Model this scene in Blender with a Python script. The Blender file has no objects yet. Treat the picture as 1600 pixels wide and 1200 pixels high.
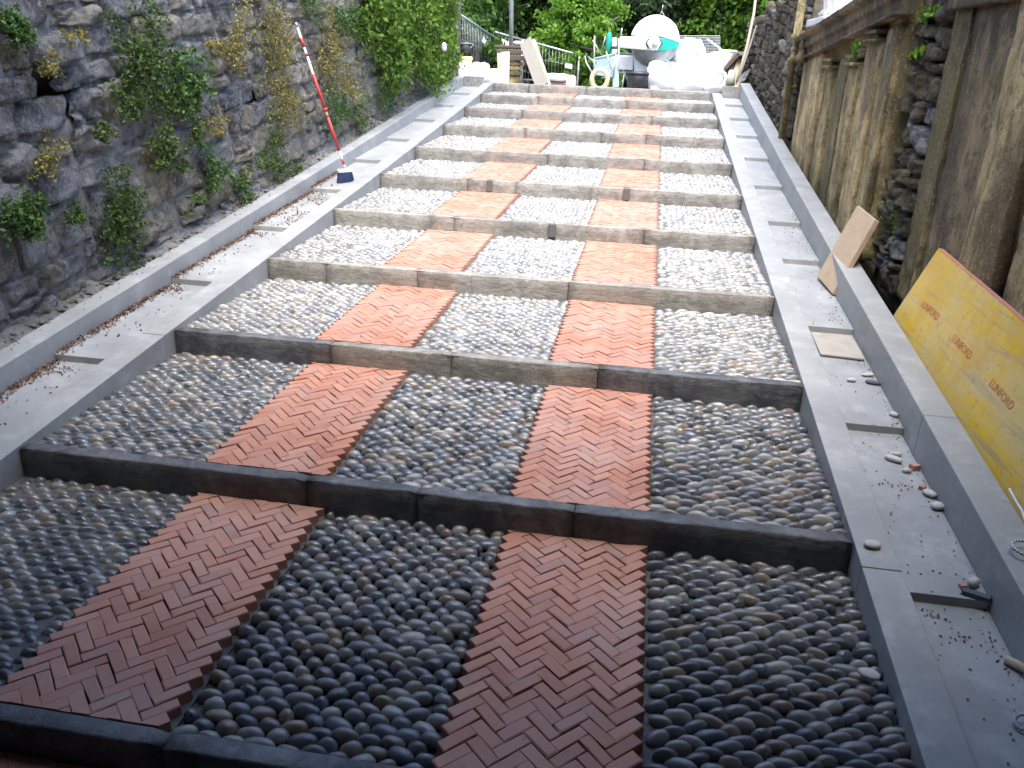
import bpy, bmesh, math, random
import numpy as np
from mathutils import Vector, Matrix, noise as mn

random.seed(7); rng = np.random.default_rng(7)
scene = bpy.context.scene
COL = scene.collection
R = math.radians

# ------------------------------------------------------------------ camera
CAM = np.array([2.2205, 0.0, 1.5795])
pit, yaw, rol, FPX = R(21.611), R(8.408), R(-2.298), 1288.79
def _rot(p, y, r):
    cy, sy = math.cos(y), math.sin(y); Rz = np.array([[cy, -sy, 0], [sy, cy, 0], [0, 0, 1]])
    cp, sp = math.cos(p), math.sin(p); Rx = np.array([[1, 0, 0], [0, cp, sp], [0, -sp, cp]])
    cr, sr = math.cos(r), math.sin(r); Ry = np.array([[cr, 0, sr], [0, 1, 0], [-sr, 0, cr]])
    return Rz @ Rx @ Ry
CM = _rot(pit, yaw, rol)
cam_d = bpy.data.cameras.new('camera'); cam = bpy.data.objects.new('camera', cam_d); COL.objects.link(cam)
mw = Matrix.Identity(4)
for i in range(3):
    mw[i][0] = CM[i, 0]; mw[i][1] = CM[i, 2]; mw[i][2] = -CM[i, 1]; mw[i][3] = CAM[i]
cam.matrix_world = mw
cam_d.sensor_width = 36; cam_d.lens = 36 * FPX / 1600
cam_d.clip_start = 0.05; cam_d.clip_end = 1200
scene.camera = cam

# ------------------------------------------------------------------ light
SUN_EL, SUN_AZ = R(70), R(165)            # azimuth clockwise from +Y
w = bpy.data.worlds.new('World'); scene.world = w; w.use_nodes = True
nt = w.node_tree; nt.nodes.clear()
out = nt.nodes.new('ShaderNodeOutputWorld'); bg = nt.nodes.new('ShaderNodeBackground'); sky = nt.nodes.new('ShaderNodeTexSky')
sky.sky_type = 'NISHITA'; sky.sun_disc = False; sky.sun_elevation = SUN_EL; sky.sun_rotation = SUN_AZ
sky.air_density = 1.0; sky.dust_density = 2.2; sky.ozone_density = 1.0
bg.inputs['Strength'].default_value = 0.15
nt.links.new(sky.outputs[0], bg.inputs['Color']); nt.links.new(bg.outputs[0], out.inputs['Surface'])
sd = bpy.data.lights.new('sun', 'SUN'); sd.energy = 1.7; sd.angle = R(55); sd.color = (1, .95, .88)
so = bpy.data.objects.new('sun', sd); COL.objects.link(so)
dirv = Vector((math.sin(SUN_AZ) * math.cos(SUN_EL), math.cos(SUN_AZ) * math.cos(SUN_EL), math.sin(SUN_EL)))
so.rotation_euler = dirv.to_track_quat('Z', 'Y').to_euler()
scene.view_settings.view_transform = 'Standard'
try: scene.view_settings.look = 'None'
except Exception: pass
scene.view_settings.exposure = 2.12; scene.view_settings.gamma = 1; scene.view_settings.use_curve_mapping = False

# ------------------------------------------------------------------ measuring helpers
def ray(px, py): return CM @ np.array([(px - 800) / FPX, 1, -(py - 600) / FPX])
def at_y(px, py, Y): d = ray(px, py); return CAM + d * (Y / d[1])
def at_x(px, py, X): d = ray(px, py); return CAM + d * ((X - CAM[0]) / d[0])
def pr(P):
    d = (np.asarray(P, float) - CAM) @ CM
    if d[1] < .05: return None
    return 800 + FPX * d[0] / d[1], 600 - FPX * d[2] / d[1], d[1]

YK = [-5.25, -4.15, -3.05, -1.95, -0.85, 0.25, 1.35, 2.453, 3.555, 4.638, 5.764, 6.875, 7.972, 9.114, 10.197, 11.167, 12.072]
ZK = [-.669, -.551, -.434, -.316, -.198, -.081, .037, .156, .274, .386, .506, .625, .746, .878, 1.004, 1.122, 1.236]
def zr(y): return float(np.interp(y, YK, ZK))
RISE = 0.105

# ------------------------------------------------------------------ object helpers
def setp(o, label=None, cat=None, group=None, kind=None):
    if label: o['label'] = label
    if cat: o['category'] = cat
    if group: o['group'] = group
    if kind: o['kind'] = kind
    return o
def empty(name, loc, label=None, cat=None, group=None, kind=None, rz=0):
    o = bpy.data.objects.new(name, None); COL.objects.link(o); o.location = [float(v) for v in loc]; o.rotation_euler = (0, 0, rz)
    o.empty_display_size = .1
    return setp(o, label, cat, group, kind)
def link(name, me, parent=None, kind=None, matrix=None):
    o = bpy.data.objects.new(name, me); COL.objects.link(o)
    if matrix is not None: o.matrix_world = matrix
    if parent is not None:
        o.parent = parent
        o.matrix_parent_inverse = PINV(parent)
    if kind: o['kind'] = kind
    return o
_pin = {}
def PINV(p):
    if p.name not in _pin:
        m = Matrix.LocRotScale(p.location, p.rotation_euler, p.scale)
        if p.parent: m = p.matrix_basis
        _pin[p.name] = m.inverted()
    return _pin[p.name]
def outward(me):
    bm = bmesh.new(); bm.from_mesh(me); bmesh.ops.recalc_face_normals(bm, faces=bm.faces); bm.to_mesh(me); bm.free(); return me
def mk(V, F, mat=None, smooth=False, rnd=None):
    me = bpy.data.meshes.new('m')
    V = np.asarray(V, dtype=np.float64)
    me.from_pydata(V.tolist(), [], F if isinstance(F, list) else F.tolist())
    if mat: me.materials.append(mat)
    if smooth: me.polygons.foreach_set('use_smooth', [True] * len(me.polygons))
    if rnd is not None:
        a = me.attributes.new('rnd', 'FLOAT', 'POINT'); a.data.foreach_set('value', np.asarray(rnd, np.float32))
    me.update(); return me
def fast(V, Fq, mat=None, smooth=False, rnd=None):
    """V (n,3), Fq (m,k) constant face size"""
    V = np.asarray(V, np.float32); Fq = np.asarray(Fq, np.int32); k = Fq.shape[1]
    me = bpy.data.meshes.new('m'); me.vertices.add(len(V)); me.vertices.foreach_set('co', V.ravel())
    me.loops.add(Fq.size); me.loops.foreach_set('vertex_index', Fq.ravel())
    me.polygons.add(len(Fq)); me.polygons.foreach_set('loop_start', np.arange(0, Fq.size, k, dtype=np.int32))
    me.polygons.foreach_set('loop_total', np.full(len(Fq), k, np.int32))
    if smooth: me.polygons.foreach_set('use_smooth', np.ones(len(Fq), bool))
    if mat: me.materials.append(mat)
    if rnd is not None:
        a = me.attributes.new('rnd', 'FLOAT', 'POINT'); a.data.foreach_set('value', np.asarray(rnd, np.float32))
    me.update(calc_edges=True); me.validate(); return me

class MB:
    def __init__(s): s.V = []; s.F = []
    def add(s, V, F):
        b = len(s.V); s.V += [tuple(map(float, v)) for v in V]; s.F += [tuple(b + i for i in f) for f in F]; return s
    def hexa(s, c):   # 8 corners: bottom 4 ccw, top 4 ccw
        return s.add(c, [(3, 2, 1, 0), (4, 5, 6, 7), (0, 1, 5, 4), (1, 2, 6, 5), (2, 3, 7, 6), (3, 0, 4, 7)])
    def box(s, c, d, M=None):
        x, y, z = [v / 2 for v in d]
        P = [Vector((a, b, e)) for e in (-z, z) for a, b in ((-x, -y), (x, -y), (x, y), (-x, y))]
        if M is not None: P = [M @ p for p in P]
        return s.hexa([p + Vector([float(q) for q in c]) for p in P])
    def beam(s, a, b, wd, th, up=(0, 0, 1)):
        a = Vector([float(q) for q in a]); b = Vector([float(q) for q in b]); d = (b - a).normalized(); u = Vector(up)
        sx = d.cross(u)
        if sx.length < 1e-3: sx = d.cross(Vector((1, 0, 0)))
        sx.normalize(); uu = sx.cross(d)
        P = []
        for p in (a, b):
            for i, j in ((-1, -1), (1, -1), (1, 1), (-1, 1)): P.append(p + sx * i * wd / 2 + uu * j * th / 2)
        return s.hexa(P)
    def tube(s, pts, rad, n=8, cap=True):
        pts = [Vector([float(q) for q in p]) for p in pts]
        if not hasattr(rad, '__len__'): rad = [rad] * len(pts)
        V = []; F = []
        ref = Vector((0, 0, 1))
        if abs((pts[-1] - pts[0]).normalized().dot(ref)) > .9: ref = Vector((0, 1, 0))
        for i, p in enumerate(pts):
            d = (pts[min(i + 1, len(pts) - 1)] - pts[max(i - 1, 0)])
            d = d.normalized() if d.length > 1e-9 else Vector((0, 0, 1))
            a = d.cross(ref)
            if a.length < 1e-3: a = d.cross(Vector((1, 0, 0)))
            a.normalize(); b = d.cross(a)
            for k in range(n):
                t = 2 * math.pi * k / n; V.append(p + (a * math.cos(t) + b * math.sin(t)) * rad[i])
        for i in range(len(pts) - 1):
            for k in range(n):
                k2 = (k + 1) % n; F.append((i * n + k, i * n + k2, (i + 1) * n + k2, (i + 1) * n + k))
        if cap: F += [tuple(range(n)), tuple((len(pts) - 1) * n + k for k in reversed(range(n)))]
        return s.add(V, F)
    def lathe(s, prof, c=(0, 0, 0), axis=(0, 0, 1), n=24, flute=0, nf=12):
        ax = Vector(axis).normalized(); q = Vector((0, 0, 1)).rotation_difference(ax); c = Vector([float(v) for v in c]); V = []; F = []
        for r, h in prof:
            for k in range(n):
                t = 2 * math.pi * k / n; rr = r * (1 + flute * math.cos(nf * t))
                V.append(q @ Vector((rr * math.cos(t), rr * math.sin(t), h)) + c)
        for i in range(len(prof) - 1):
            for k in range(n):
                k2 = (k + 1) % n; F.append((i * n + k, i * n + k2, (i + 1) * n + k2, (i + 1) * n + k))
        F += [tuple(reversed(range(n))), tuple((len(prof) - 1) * n + k for k in range(n))]
        return s.add(V, F)
    def obj(s, name, mat, parent=None, smooth=False, bevel=0, kind=None, origin=True, seg=2):
        V = np.array(s.V); c = (V.min(0) + V.max(0)) / 2 if origin else np.zeros(3); c = c.copy()
        if origin: c[2] = V[:, 2].min()
        me = outward(mk(V - c, s.F, mat, smooth))
        o = link(name, me, parent, kind, Matrix.Translation(c))
        if bevel:
            m = o.modifiers.new('b', 'BEVEL'); m.width = bevel; m.segments = seg; m.limit_method = 'ANGLE'; m.angle_limit = R(40)
        return o

# ------------------------------------------------------------------ materials
class NT:
    def __init__(s, name):
        s.m = bpy.data.materials.new(name); s.m.use_nodes = True; s.t = s.m.node_tree; s.t.nodes.clear()
        s.out = s.n('ShaderNodeOutputMaterial'); s.b = s.n('ShaderNodeBsdfPrincipled'); s.l(s.b.outputs[0], s.out.inputs[0])
    def n(s, t, **k):
        x = s.t.nodes.new(t)
        for a, v in k.items(): setattr(x, a, v)
        return x
    def l(s, a, b): s.t.links.new(a, b)
    def coord(s, world=True):
        if not hasattr(s, '_g'):
            s._g = s.n('ShaderNodeNewGeometry'); s._tc = s.n('ShaderNodeTexCoord')
        return s._g.outputs['Position'] if world else s._tc.outputs['Object']
    def noise(s, scale, detail=4, rough=.6, vec=None, dist=0, stretch=None):
        x = s.n('ShaderNodeTexNoise'); x.inputs['Scale'].default_value = scale; x.inputs['Detail'].default_value = detail
        x.inputs['Roughness'].default_value = rough; x.inputs['Distortion'].default_value = dist
        v = vec if vec is not None else s.coord()
        if stretch:
            mp = s.n('ShaderNodeMapping'); mp.inputs['Scale'].default_value = stretch; s.l(v, mp.inputs['Vector']); v = mp.outputs[0]
        s.l(v, x.inputs['Vector']); return x.outputs['Fac']
    def voro(s, scale, feature='F1', vec=None):
        x = s.n('ShaderNodeTexVoronoi', feature=feature); x.inputs['Scale'].default_value = scale
        s.l(vec if vec is not None else s.coord(), x.inputs['Vector']); return x.outputs['Distance']
    def ramp(s, fac, stops, interp='LINEAR'):
        x = s.n('ShaderNodeValToRGB'); cr = x.color_ramp; cr.interpolation = interp
        while len(cr.elements) < len(stops): cr.elements.new(.5)
        for e, (p, c) in zip(cr.elements, stops):
            e.position = p; e.color = (*c, 1) if len(c) == 3 else c
        s.l(fac, x.inputs[0]); return x.outputs[0]
    def g(s, v): return (v, v, v)
    def mask(s, fac, lo, hi): return s.ramp(fac, [(lo, (0, 0, 0)), (hi, (1, 1, 1))])
    def mix(s, f, a, b, mode='MIX'):
        x = s.n('ShaderNodeMix', data_type='RGBA', blend_type=mode)
        for sock, v in ((x.inputs[0], f), (x.inputs[6], a), (x.inputs[7], b)):
            if isinstance(v, (int, float)): sock.default_value = v
            elif isinstance(v, tuple): sock.default_value = (*v, 1)
            else: s.l(v, sock)
        return x.outputs[2]
    def math(s, op, a, b=0.0):
        x = s.n('ShaderNodeMath', operation=op)
        for sock, v in ((x.inputs[0], a), (x.inputs[1], b)):
            if isinstance(v, (int, float)): sock.default_value = v
            else: s.l(v, sock)
        return x.outputs[0]
    def rnd(s, mul=1.0, add=0.0):
        a = s.n('ShaderNodeAttribute', attribute_name='rnd'); o = s.n('ShaderNodeObjectInfo')
        v = s.math('ADD', a.outputs['Fac'], o.outputs['Random'])
        if mul != 1 or add: v = s.math('ADD', s.math('MULTIPLY', v, mul), add)
        return s.math('FRACT', v)
    def bump(s, h, strength=.4, dist=.01, prev=None):
        x = s.n('ShaderNodeBump'); x.inputs['Strength'].default_value = strength; x.inputs['Distance'].default_value = dist
        s.l(h, x.inputs['Height'])
        if prev is not None: s.l(prev, x.inputs['Normal'])
        return x.outputs[0]
    def fin(s, col, rough=.8, nrm=None, metal=0, spec=None):
        for sock, v in ((s.b.inputs['Base Color'], col), (s.b.inputs['Roughness'], rough)):
            if isinstance(v, (int, float)): sock.default_value = v
            elif isinstance(v, tuple): sock.default_value = (*v, 1)
            else: s.l(v, sock)
        s.b.inputs['Metallic'].default_value = metal
        if spec is not None: s.b.inputs['Specular IOR Level'].default_value = spec
        if nrm is not None: s.l(nrm, s.b.inputs['Normal'])
        return s.m

def m_pebble(name, dust_shade):
    s = NT(name); r = s.rnd()
    c = s.ramp(r, [(0, (.065, .072, .085)), (.13, (.115, .13, .155)), (.26, (.215, .222, .225)), (.38, (.075, .08, .088)), (.48, (.15, .165, .19)),
                   (.57, (.28, .275, .255)), (.67, (.17, .15, .115)), (.76, (.28, .22, .145)), (.81, (.12, .145, .175)), (.88, (.38, .37, .34)), (.95, (.23, .165, .14))], 'CONSTANT')
    nz = s.noise(55, 5, .7, s.coord(False)); sp = s.noise(9, 3, .5)
    c = s.mix(s.mask(nz, .42, .7), c, s.mix(.4, c, (.38, .39, .4)))
    c = s.mix(s.mask(sp, .5, .75), c, s.mix(.25, c, (.4, .38, .35)))
    c = s.mix(dust_shade, c, (.36, .355, .34)) if dust_shade > 0 else s.mix(-dust_shade, c, (.01, .012, .016))  # positive pales with dust and light, negative paints shade into the stone colour
    n = s.bump(nz, .25, .003)
    return s.fin(c, s.math('ADD', s.math('MULTIPLY', nz, .3), .14), n, spec=.75)
def m_bed():
    s = NT('sandy_mortar_bed'); a = s.noise(40, 6, .7); b = s.noise(4, 3)
    c = s.ramp(a, [(.3, (.04, .042, .042)), (.6, (.1, .102, .1)), (.8, (.17, .17, .165))]); c = s.mix(s.mask(b, .45, .7), c, (.13, .128, .115))
    return s.fin(c, .9, s.bump(a, .7, .006))
def m_brick():
    s = NT('terracotta_brick'); r = s.rnd(); a = s.noise(60, 5, .7); b = s.noise(3.2, 4, .6); d = s.noise(14, 4, .65)
    c = s.ramp(r, [(0, (.38, .15, .085)), (.2, (.44, .19, .115)), (.38, (.34, .13, .08)), (.55, (.46, .215, .14)), (.7, (.4, .165, .1)), (.82, (.42, .165, .09)), (.93, (.31, .15, .11)), (1, (.45, .22, .15))])
    c = s.mix(s.math('MULTIPLY', s.mask(b, .3, .75), .5), c, (.45, .33, .3))
    c = s.mix(s.math('MULTIPLY', s.mask(d, .55, .75), .3), c, (.42, .34, .3))
    c = s.mix(s.math('MULTIPLY', s.mask(a, .6, .72), .5), c, (.14, .06, .045))
    return s.fin(c, s.math('ADD', s.math('MULTIPLY', d, .3), .55), s.bump(a, .35, .003))
def m_kerb(name, base, pale, dark, rgh=.62):
    s = NT(name); a = s.noise(34, 8, .78); b = s.noise(5, 8, .75, dist=.5); c2 = s.noise(12, 7, .75, stretch=(1, 1, 3)); r = s.rnd()
    c = s.ramp(b, [(.34, dark), (.47, base), (.58, pale), (.68, base)])
    c = s.mix(s.math('MULTIPLY', s.mask(c2, .5, .62), .55), c, dark)
    c = s.mix(s.math('MULTIPLY', r, .3), c, tuple(x * .7 for x in base))
    c = s.mix(s.math('MULTIPLY', s.mask(a, .52, .68), .45), c, pale)
    c = s.mix(s.math('MULTIPLY', s.mask(s.noise(2.3, 5, .7, dist=1), .58, .66), .4), c, tuple(x * .6 for x in dark))
    return s.fin(c, rgh, s.bump(a, .7, .006, s.bump(c2, .7, .015)))
def m_slab():
    s = NT('grey_gutter_slab'); a = s.noise(45, 6, .7); b = s.noise(2.2, 4, .6); v = s.voro(60); d = s.noise(7, 5, .7)
    r = s.rnd()
    c = s.ramp(b, [(.3, (.24, .25, .255)), (.55, (.3, .312, .315)), (.75, (.36, .37, .37))])
    c = s.mix(s.math('MULTIPLY', r, .3), c, (.32, .32, .3))
    c = s.mix(s.math('MULTIPLY', s.mask(d, .5, .68), .55), c, (.44, .445, .44)); c = s.mix(s.math('MULTIPLY', s.mask(s.noise(3.3, 6, .75, dist=.5), .52, .68), .5), c, (.22, .22, .21)); c = s.mix(s.math('MULTIPLY', s.mask(s.noise(90, 3, .7), .55, .75), .35), c, (.2, .2, .195))
    c = s.mix(s.math('MULTIPLY', s.ramp(v, [(.04, (1, 1, 1)), (.12, (0, 0, 0))]), .6), c, (.12, .12, .12))
    c = s.mix(s.math('MULTIPLY', s.mask(s.noise(17, 5, .75, dist=.6), .62, .7), .35), c, (.17, .15, .13))
    return s.fin(c, s.math('ADD', s.math('MULTIPLY', d, .25), .42), s.bump(a, .2, .002))
def m_slab_brown():
    s = NT('tan_stone_slab'); a = s.noise(40, 6, .7); b = s.noise(6, 5, .65)
    c = s.ramp(b, [(.3, (.27, .245, .21)), (.5, (.36, .33, .29)), (.7, (.31, .28, .24))]); c = s.mix(s.math('MULTIPLY', s.mask(a, .5, .8), .3), c, (.5, .47, .42))
    return s.fin(c, .8, s.bump(a, .3, .003))
def m_wallstone(name, cols, lich=.4, pale=(.42, .42, .4), dark=(.03, .034, .042)):
    s = NT(name); r = s.rnd(); a = s.noise(26, 8, .78); b = s.noise(6, 8, .78, dist=.8); e = s.noise(1.6, 7, .72, dist=.4); f = s.noise(13, 8, .8, dist=1.2)
    c = s.ramp(r, [(i / (len(cols) - 1), k) for i, k in enumerate(cols)])
    c = s.mix(s.mask(b, .42, .6), c, s.mix(.6, c, pale))
    c = s.mix(s.mask(b, .5, .36), c, s.mix(.6, c, dark)) if False else s.mix(s.ramp(b, [(.34, (.8, .8, .8)), (.46, (0, 0, 0))]), c, dark)
    c = s.mix(s.math('MULTIPLY', s.mask(e, .5, .6), .6), c, dark)
    c = s.mix(s.math('MULTIPLY', s.mask(f, .54, .62), lich), c, pale)
    c = s.mix(s.math('MULTIPLY', s.mask(s.noise(3.1, 5, .7), .6, .7), .4), c, (.15, .14, .05))
    c = s.mix(s.math('MULTIPLY', s.mask(s.noise(42, 3, .6), .6, .68), .6), c, tuple(min(1, x * 1.3) for x in pale))
    c = s.mix(s.math('MULTIPLY', s.mask(s.noise(1.1, 6, .7, dist=.6), .48, .6), .5), c, tuple(x * 1.05 for x in pale)); c = s.mix(s.math('MULTIPLY', s.mask(s.noise(1.9, 6, .75, dist=1), .56, .62), .5), c, (.27, .2, .08))
    vf = s.voro(17, vec=None); vv = s.noise(70, 4, .75)
    c = s.mix(s.math('MULTIPLY', s.mask(vv, .52, .6), .4), c, dark); c = s.mix(s.math('MULTIPLY', s.mask(s.noise(24, 6, .8, dist=.8), .55, .6), .55), c, pale)
    n = s.bump(vv, .6, .006, s.bump(a, 1.0, .03, s.bump(vf, .8, .05, s.bump(b, 1.0, .06))))
    return s.fin(c, .82, n)
def m_mortar(name, dark, light, moss=(.07, .08, .03)):
    s = NT(name); a = s.noise(20, 8, .75); b = s.noise(2.5, 6, .7); c2 = s.noise(6, 6, .7, dist=1)
    c = s.ramp(a, [(.3, dark), (.55, light), (.8, tuple(min(1, x * 1.5) for x in light))])
    c = s.mix(s.math('MULTIPLY', s.mask(b, .5, .66), .7), c, dark); c = s.mix(s.math('MULTIPLY', s.mask(c2, .6, .7), .5), c, moss)
    return s.fin(c, .92, s.bump(a, .9, .02, s.bump(c2, .8, .03)))
def m_pil(name, base=(.3, .25, .17), dirt=(.06, .055, .04), green=.5, dirty=.5):
    s = NT(name); a = s.noise(38, 8, .8); b = s.noise(5, 8, .75, stretch=(1.5, 1.5, .5)); c2 = s.noise(9, 8, .78, dist=.5); g = s.noise(2.2, 6, .65, stretch=(1.3, 1.3, .35))
    v = s.voro(34)
    c = s.ramp(b, [(.36, tuple(x * .5 for x in base)), (.5, base), (.62, tuple(min(1, x * 1.35) for x in base))])
    c = s.mix(s.mask(g, dirty - .06, dirty + .04), c, s.mix(.75, c, dirt))
    c = s.mix(s.math('MULTIPLY', s.mask(c2, .5, .58), .65), c, dirt)
    c = s.mix(s.math('MULTIPLY', s.mask(s.noise(3.6, 6, .75), .5, .6), green), c, (.14, .14, .02))
    c = s.mix(s.math('MULTIPLY', s.ramp(v, [(.1, (1, 1, 1)), (.2, (0, 0, 0))]), .75), c, (.03, .028, .02))
    c = s.mix(s.math('MULTIPLY', s.mask(s.noise(60, 4, .7), .58, .66), .5), c, tuple(min(1, x * 1.5) for x in base))
    return s.fin(c, .9, s.bump(a, .9, .02, s.bump(c2, .9, .03)))
def m_leaf(name, cols, rough=.55, trans=.25):
    s = NT(name); r = s.rnd(); big = s.noise(2.2, 3, .5)
    c = s.ramp(r, [(i / (len(cols) - 1), k) for i, k in enumerate(cols)])
    c = s.mix(s.mask(big, .35, .7), c, s.mix(.35, c, cols[-1]))
    m = s.fin(c, rough, spec=.3)
    tr = s.n('ShaderNodeBsdfTranslucent'); s.l(c, tr.inputs[0]); mx = s.n('ShaderNodeMixShader'); mx.inputs[0].default_value = trans
    s.l(s.b.outputs[0], mx.inputs[1]); s.l(tr.outputs[0], mx.inputs[2]); s.l(mx.outputs[0], s.out.inputs[0])
    return m
def m_plain(name, col, rough=.5, metal=0, var=.15, sc=12, dirt=None, dk=.4):
    s = NT(name); a = s.noise(sc, 5, .7); b = s.noise(sc * 4, 4, .6)
    c = s.mix(s.math('MULTIPLY', a, var * 2), col, tuple(x * .6 for x in col))
    if dirt: c = s.mix(s.math('MULTIPLY', s.mask(s.noise(sc * .8, 6, .75), .45, .65), dk), c, dirt)
    return s.fin(c, s.math('ADD', s.math('MULTIPLY', a, .2), max(.05, rough - .1)), s.bump(b, .15, .003), metal)
def m_wood(name, col, grain=(1, 1, 12)):
    s = NT(name); a = s.noise(14, 6, .7, stretch=grain); b = s.noise(4, 4, .6); r = s.rnd()
    c = s.mix(s.mask(a, .35, .7), tuple(x * .6 for x in col), col); c = s.mix(s.math('MULTIPLY', b, .35), c, tuple(min(1, x * 1.3) for x in col))
    c = s.mix(s.math('MULTIPLY', r, .3), c, tuple(x * .5 for x in col))
    return s.fin(c, .8, s.bump(a, .4, .004))
def m_yellow():
    s = NT('worn_yellow_formwork'); a = s.noise(9, 8, .8, stretch=(1, .3, 1.5)); b = s.noise(3.4, 7, .75, stretch=(1, .6, 1)); g = s.noise(60, 3, .6)
    c = s.mix(s.mask(b, .42, .56), (.74, .47, .015), (.68, .48, .13))
    c = s.mix(s.math('MULTIPLY', s.mask(a, .46, .58), .65), c, (.6, .49, .25))
    c = s.mix(s.math('MULTIPLY', s.mask(s.noise(5, 8, .8, stretch=(1, .2, 4), dist=.3), .54, .6), .6), c, (.36, .31, .22))
    c = s.mix(s.math('MULTIPLY', s.mask(s.noise(26, 6, .8), .56, .62), .45), c, (.3, .23, .12))
    c = s.mix(s.math('MULTIPLY', s.mask(s.noise(2.2, 5, .7), .52, .6), .35), c, (.55, .3, .03))
    return s.fin(c, .5, s.bump(g, .2, .003, s.bump(a, .3, .004)))
def m_ground():
    s = NT('earth_and_grass'); a = s.noise(9, 7, .7); b = s.noise(.6, 4)
    c = s.ramp(a, [(.3, (.05, .045, .03)), (.6, (.12, .1, .07)), (.8, (.2, .18, .14))]); c = s.mix(s.mask(b, .45, .6), c, (.05, .075, .025))
    return s.fin(c, .95, s.bump(a, .6, .03))

PEB = m_pebble('shade_tinted_pebble', -.3); PEBM = m_pebble('half_shade_pebble', -.2); PEBD = m_pebble('dusted_lit_pebble', .28); BED = m_bed(); BRK = m_brick(); KRB = m_kerb('weathered_kerb_travertine', (.25, .238, .212), (.37, .358, .325), (.13, .123, .11)); KRD = m_kerb('dark_kerb_slate', (.1, .105, .115), (.19, .195, .2), (.045, .045, .05), .5); SLB = m_slab(); TAN = m_slab_brown(); TANW = m_plain('warm_tan_stone', (.48, .36, .24), .8, var=.2, sc=9, dirt=(.3, .24, .17), dk=.5)  # same pebble thrice: shade painted into near copies, dust and light into far
SLATE = m_wallstone('dark_slate_rubble', [(.1, .115, .15), (.16, .175, .215), (.08, .088, .11), (.2, .21, .23), (.13, .145, .18), (.25, .245, .235)], .6, (.46, .46, .46))
SANDS = m_wallstone('pale_rubble_stone', [(.2, .185, .15), (.3, .27, .2), (.14, .14, .14), (.34, .29, .17), (.24, .215, .17), (.36, .33, .26)], .5, (.45, .43, .38), (.05, .05, .045))
BROWNS = m_wallstone('brown_rubble_stone', [(.085, .065, .035), (.13, .1, .06), (.055, .045, .03), (.14, .115, .07), (.08, .075, .035)], .2, (.22, .19, .14), (.018, .016, .01))
MORT = m_mortar('grey_wall_mortar', (.06, .065, .07), (.25, .25, .24)); MORTB = m_mortar('brown_wall_mortar', (.035, .03, .022), (.1, .085, .06))
PILT = m_pil('tan_weathered_stucco', (.5, .39, .19), (.08, .065, .035), .5); PILD = m_pil('dark_weathered_stucco', (.3, .23, .13), (.05, .042, .028), .35, .5); PILL = m_pil('ochre_pitted_stucco', (.6, .46, .23), (.12, .095, .055), .3, .56)
LEAF_V = m_leaf('vine_leaf', [(.04, .11, .015), (.08, .18, .02), (.15, .27, .025), (.06, .13, .025), (.22, .34, .04)])
LEAF_F = m_leaf('fern_leaf', [(.045, .085, .02), (.075, .13, .03), (.12, .18, .04), (.06, .11, .03)])
LEAF_Y = m_leaf('yellow_weed', [(.2, .19, .03), (.3, .27, .04), (.16, .1, .05), (.14, .18, .03), (.4, .33, .15)])
LEAF_D = m_leaf('dark_tree_leaf', [(.02, .045, .012), (.035, .07, .02), (.05, .09, .03), (.03, .055, .02), (.07, .1, .05)])
LEAF_B = m_leaf('bright_tree_leaf', [(.06, .14, .012), (.1, .22, .02), (.16, .32, .03), (.08, .17, .02), (.22, .38, .05)], trans=.4)
LEAF_M = m_leaf('mid_tree_leaf', [(.04, .09, .015), (.06, .13, .02), (.09, .19, .03), (.05, .1, .02)], trans=.3)
BARK = m_wood('tree_bark', (.16, .135, .11), (3, 3, .6)); WOODG = m_wood('grey_weathered_wood', (.3, .28, .24)); WOODL = m_wood('fresh_pale_wood', (.62, .5, .36))
WOODB = m_wood('dark_brown_timber', (.14, .1, .07)); STEEL = m_plain('galvanised_steel', (.5, .51, .52), .4, .6); WHITE = m_plain('white_paint', (.8, .8, .78), .4, dirt=(.5, .47, .4), dk=.3)
WPLAST = m_plain('white_woven_plastic', (.85, .86, .88), .55, var=.05); BLACKP = m_plain('black_rubber', (.025, .026, .03), .45, dirt=(.12, .12, .12), dk=.3)
TEAL = m_plain('teal_paint', (.02, .42, .33), .4); TEALG = m_plain('pale_teal_grey_metal', (.28, .42, .44), .45, dirt=(.5, .5, .48), dk=.6); GREYD = m_plain('grey_drum_paint', (.2, .215, .22), .45, dirt=(.55, .54, .5), dk=.4)
YELP = m_plain('yellow_plastic', (.8, .66, .2), .45, dirt=(.8, .78, .7)); BLUEP = m_plain('blue_plastic', (.15, .4, .62), .45); GREENP = m_plain('green_plastic', (.03, .33, .12), .45)
REDP = m_plain('red_paint', (.62, .05, .045), .45); REDF = m_plain('faded_red_stencil', (.6, .13, .06), .7, dirt=(.55, .36, .1), dk=.8); PINK = m_plain('pink_edge_seal', (.6, .26, .2), .6); YELW = m_yellow()
CREAM = m_plain('cream_plastic_rim', (.75, .7, .45), .5); WSTONE = m_plain('white_carved_stone', (.72, .7, .66), .8, var=.2, sc=6, dirt=(.3, .28, .22)); ROPEW = m_plain('white_rope', (.7, .72, .74), .8); ROPEB = m_plain('blue_black_fleck', (.05, .07, .12), .8)
NAVY = m_plain('navy_plastic', (.03, .05, .12), .5); PEBW = m_plain('pale_loose_pebble', (.5, .49, .46), .75, sc=30, dirt=(.35, .33, .3)); DARKS = m_plain('dark_slate_chip', (.07, .08, .1), .6, sc=30)
LEAFB = m_leaf('dead_leaf', [(.1, .04, .025), (.17, .08, .04), (.07, .035, .025), (.22, .13, .07)], .8, .1); CONC = m_mortar('pale_concrete', (.2, .2, .19), (.34, .33, .31), (.2, .19, .15)); GROUND = m_ground()
s_ = NT('shade_vault_plaster'); PLAS = s_.fin(s_.ramp(s_.noise(3, 6, .7), [(.3, (.07, .065, .055)), (.7, (.13, .12, .105))]), .9)

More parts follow.
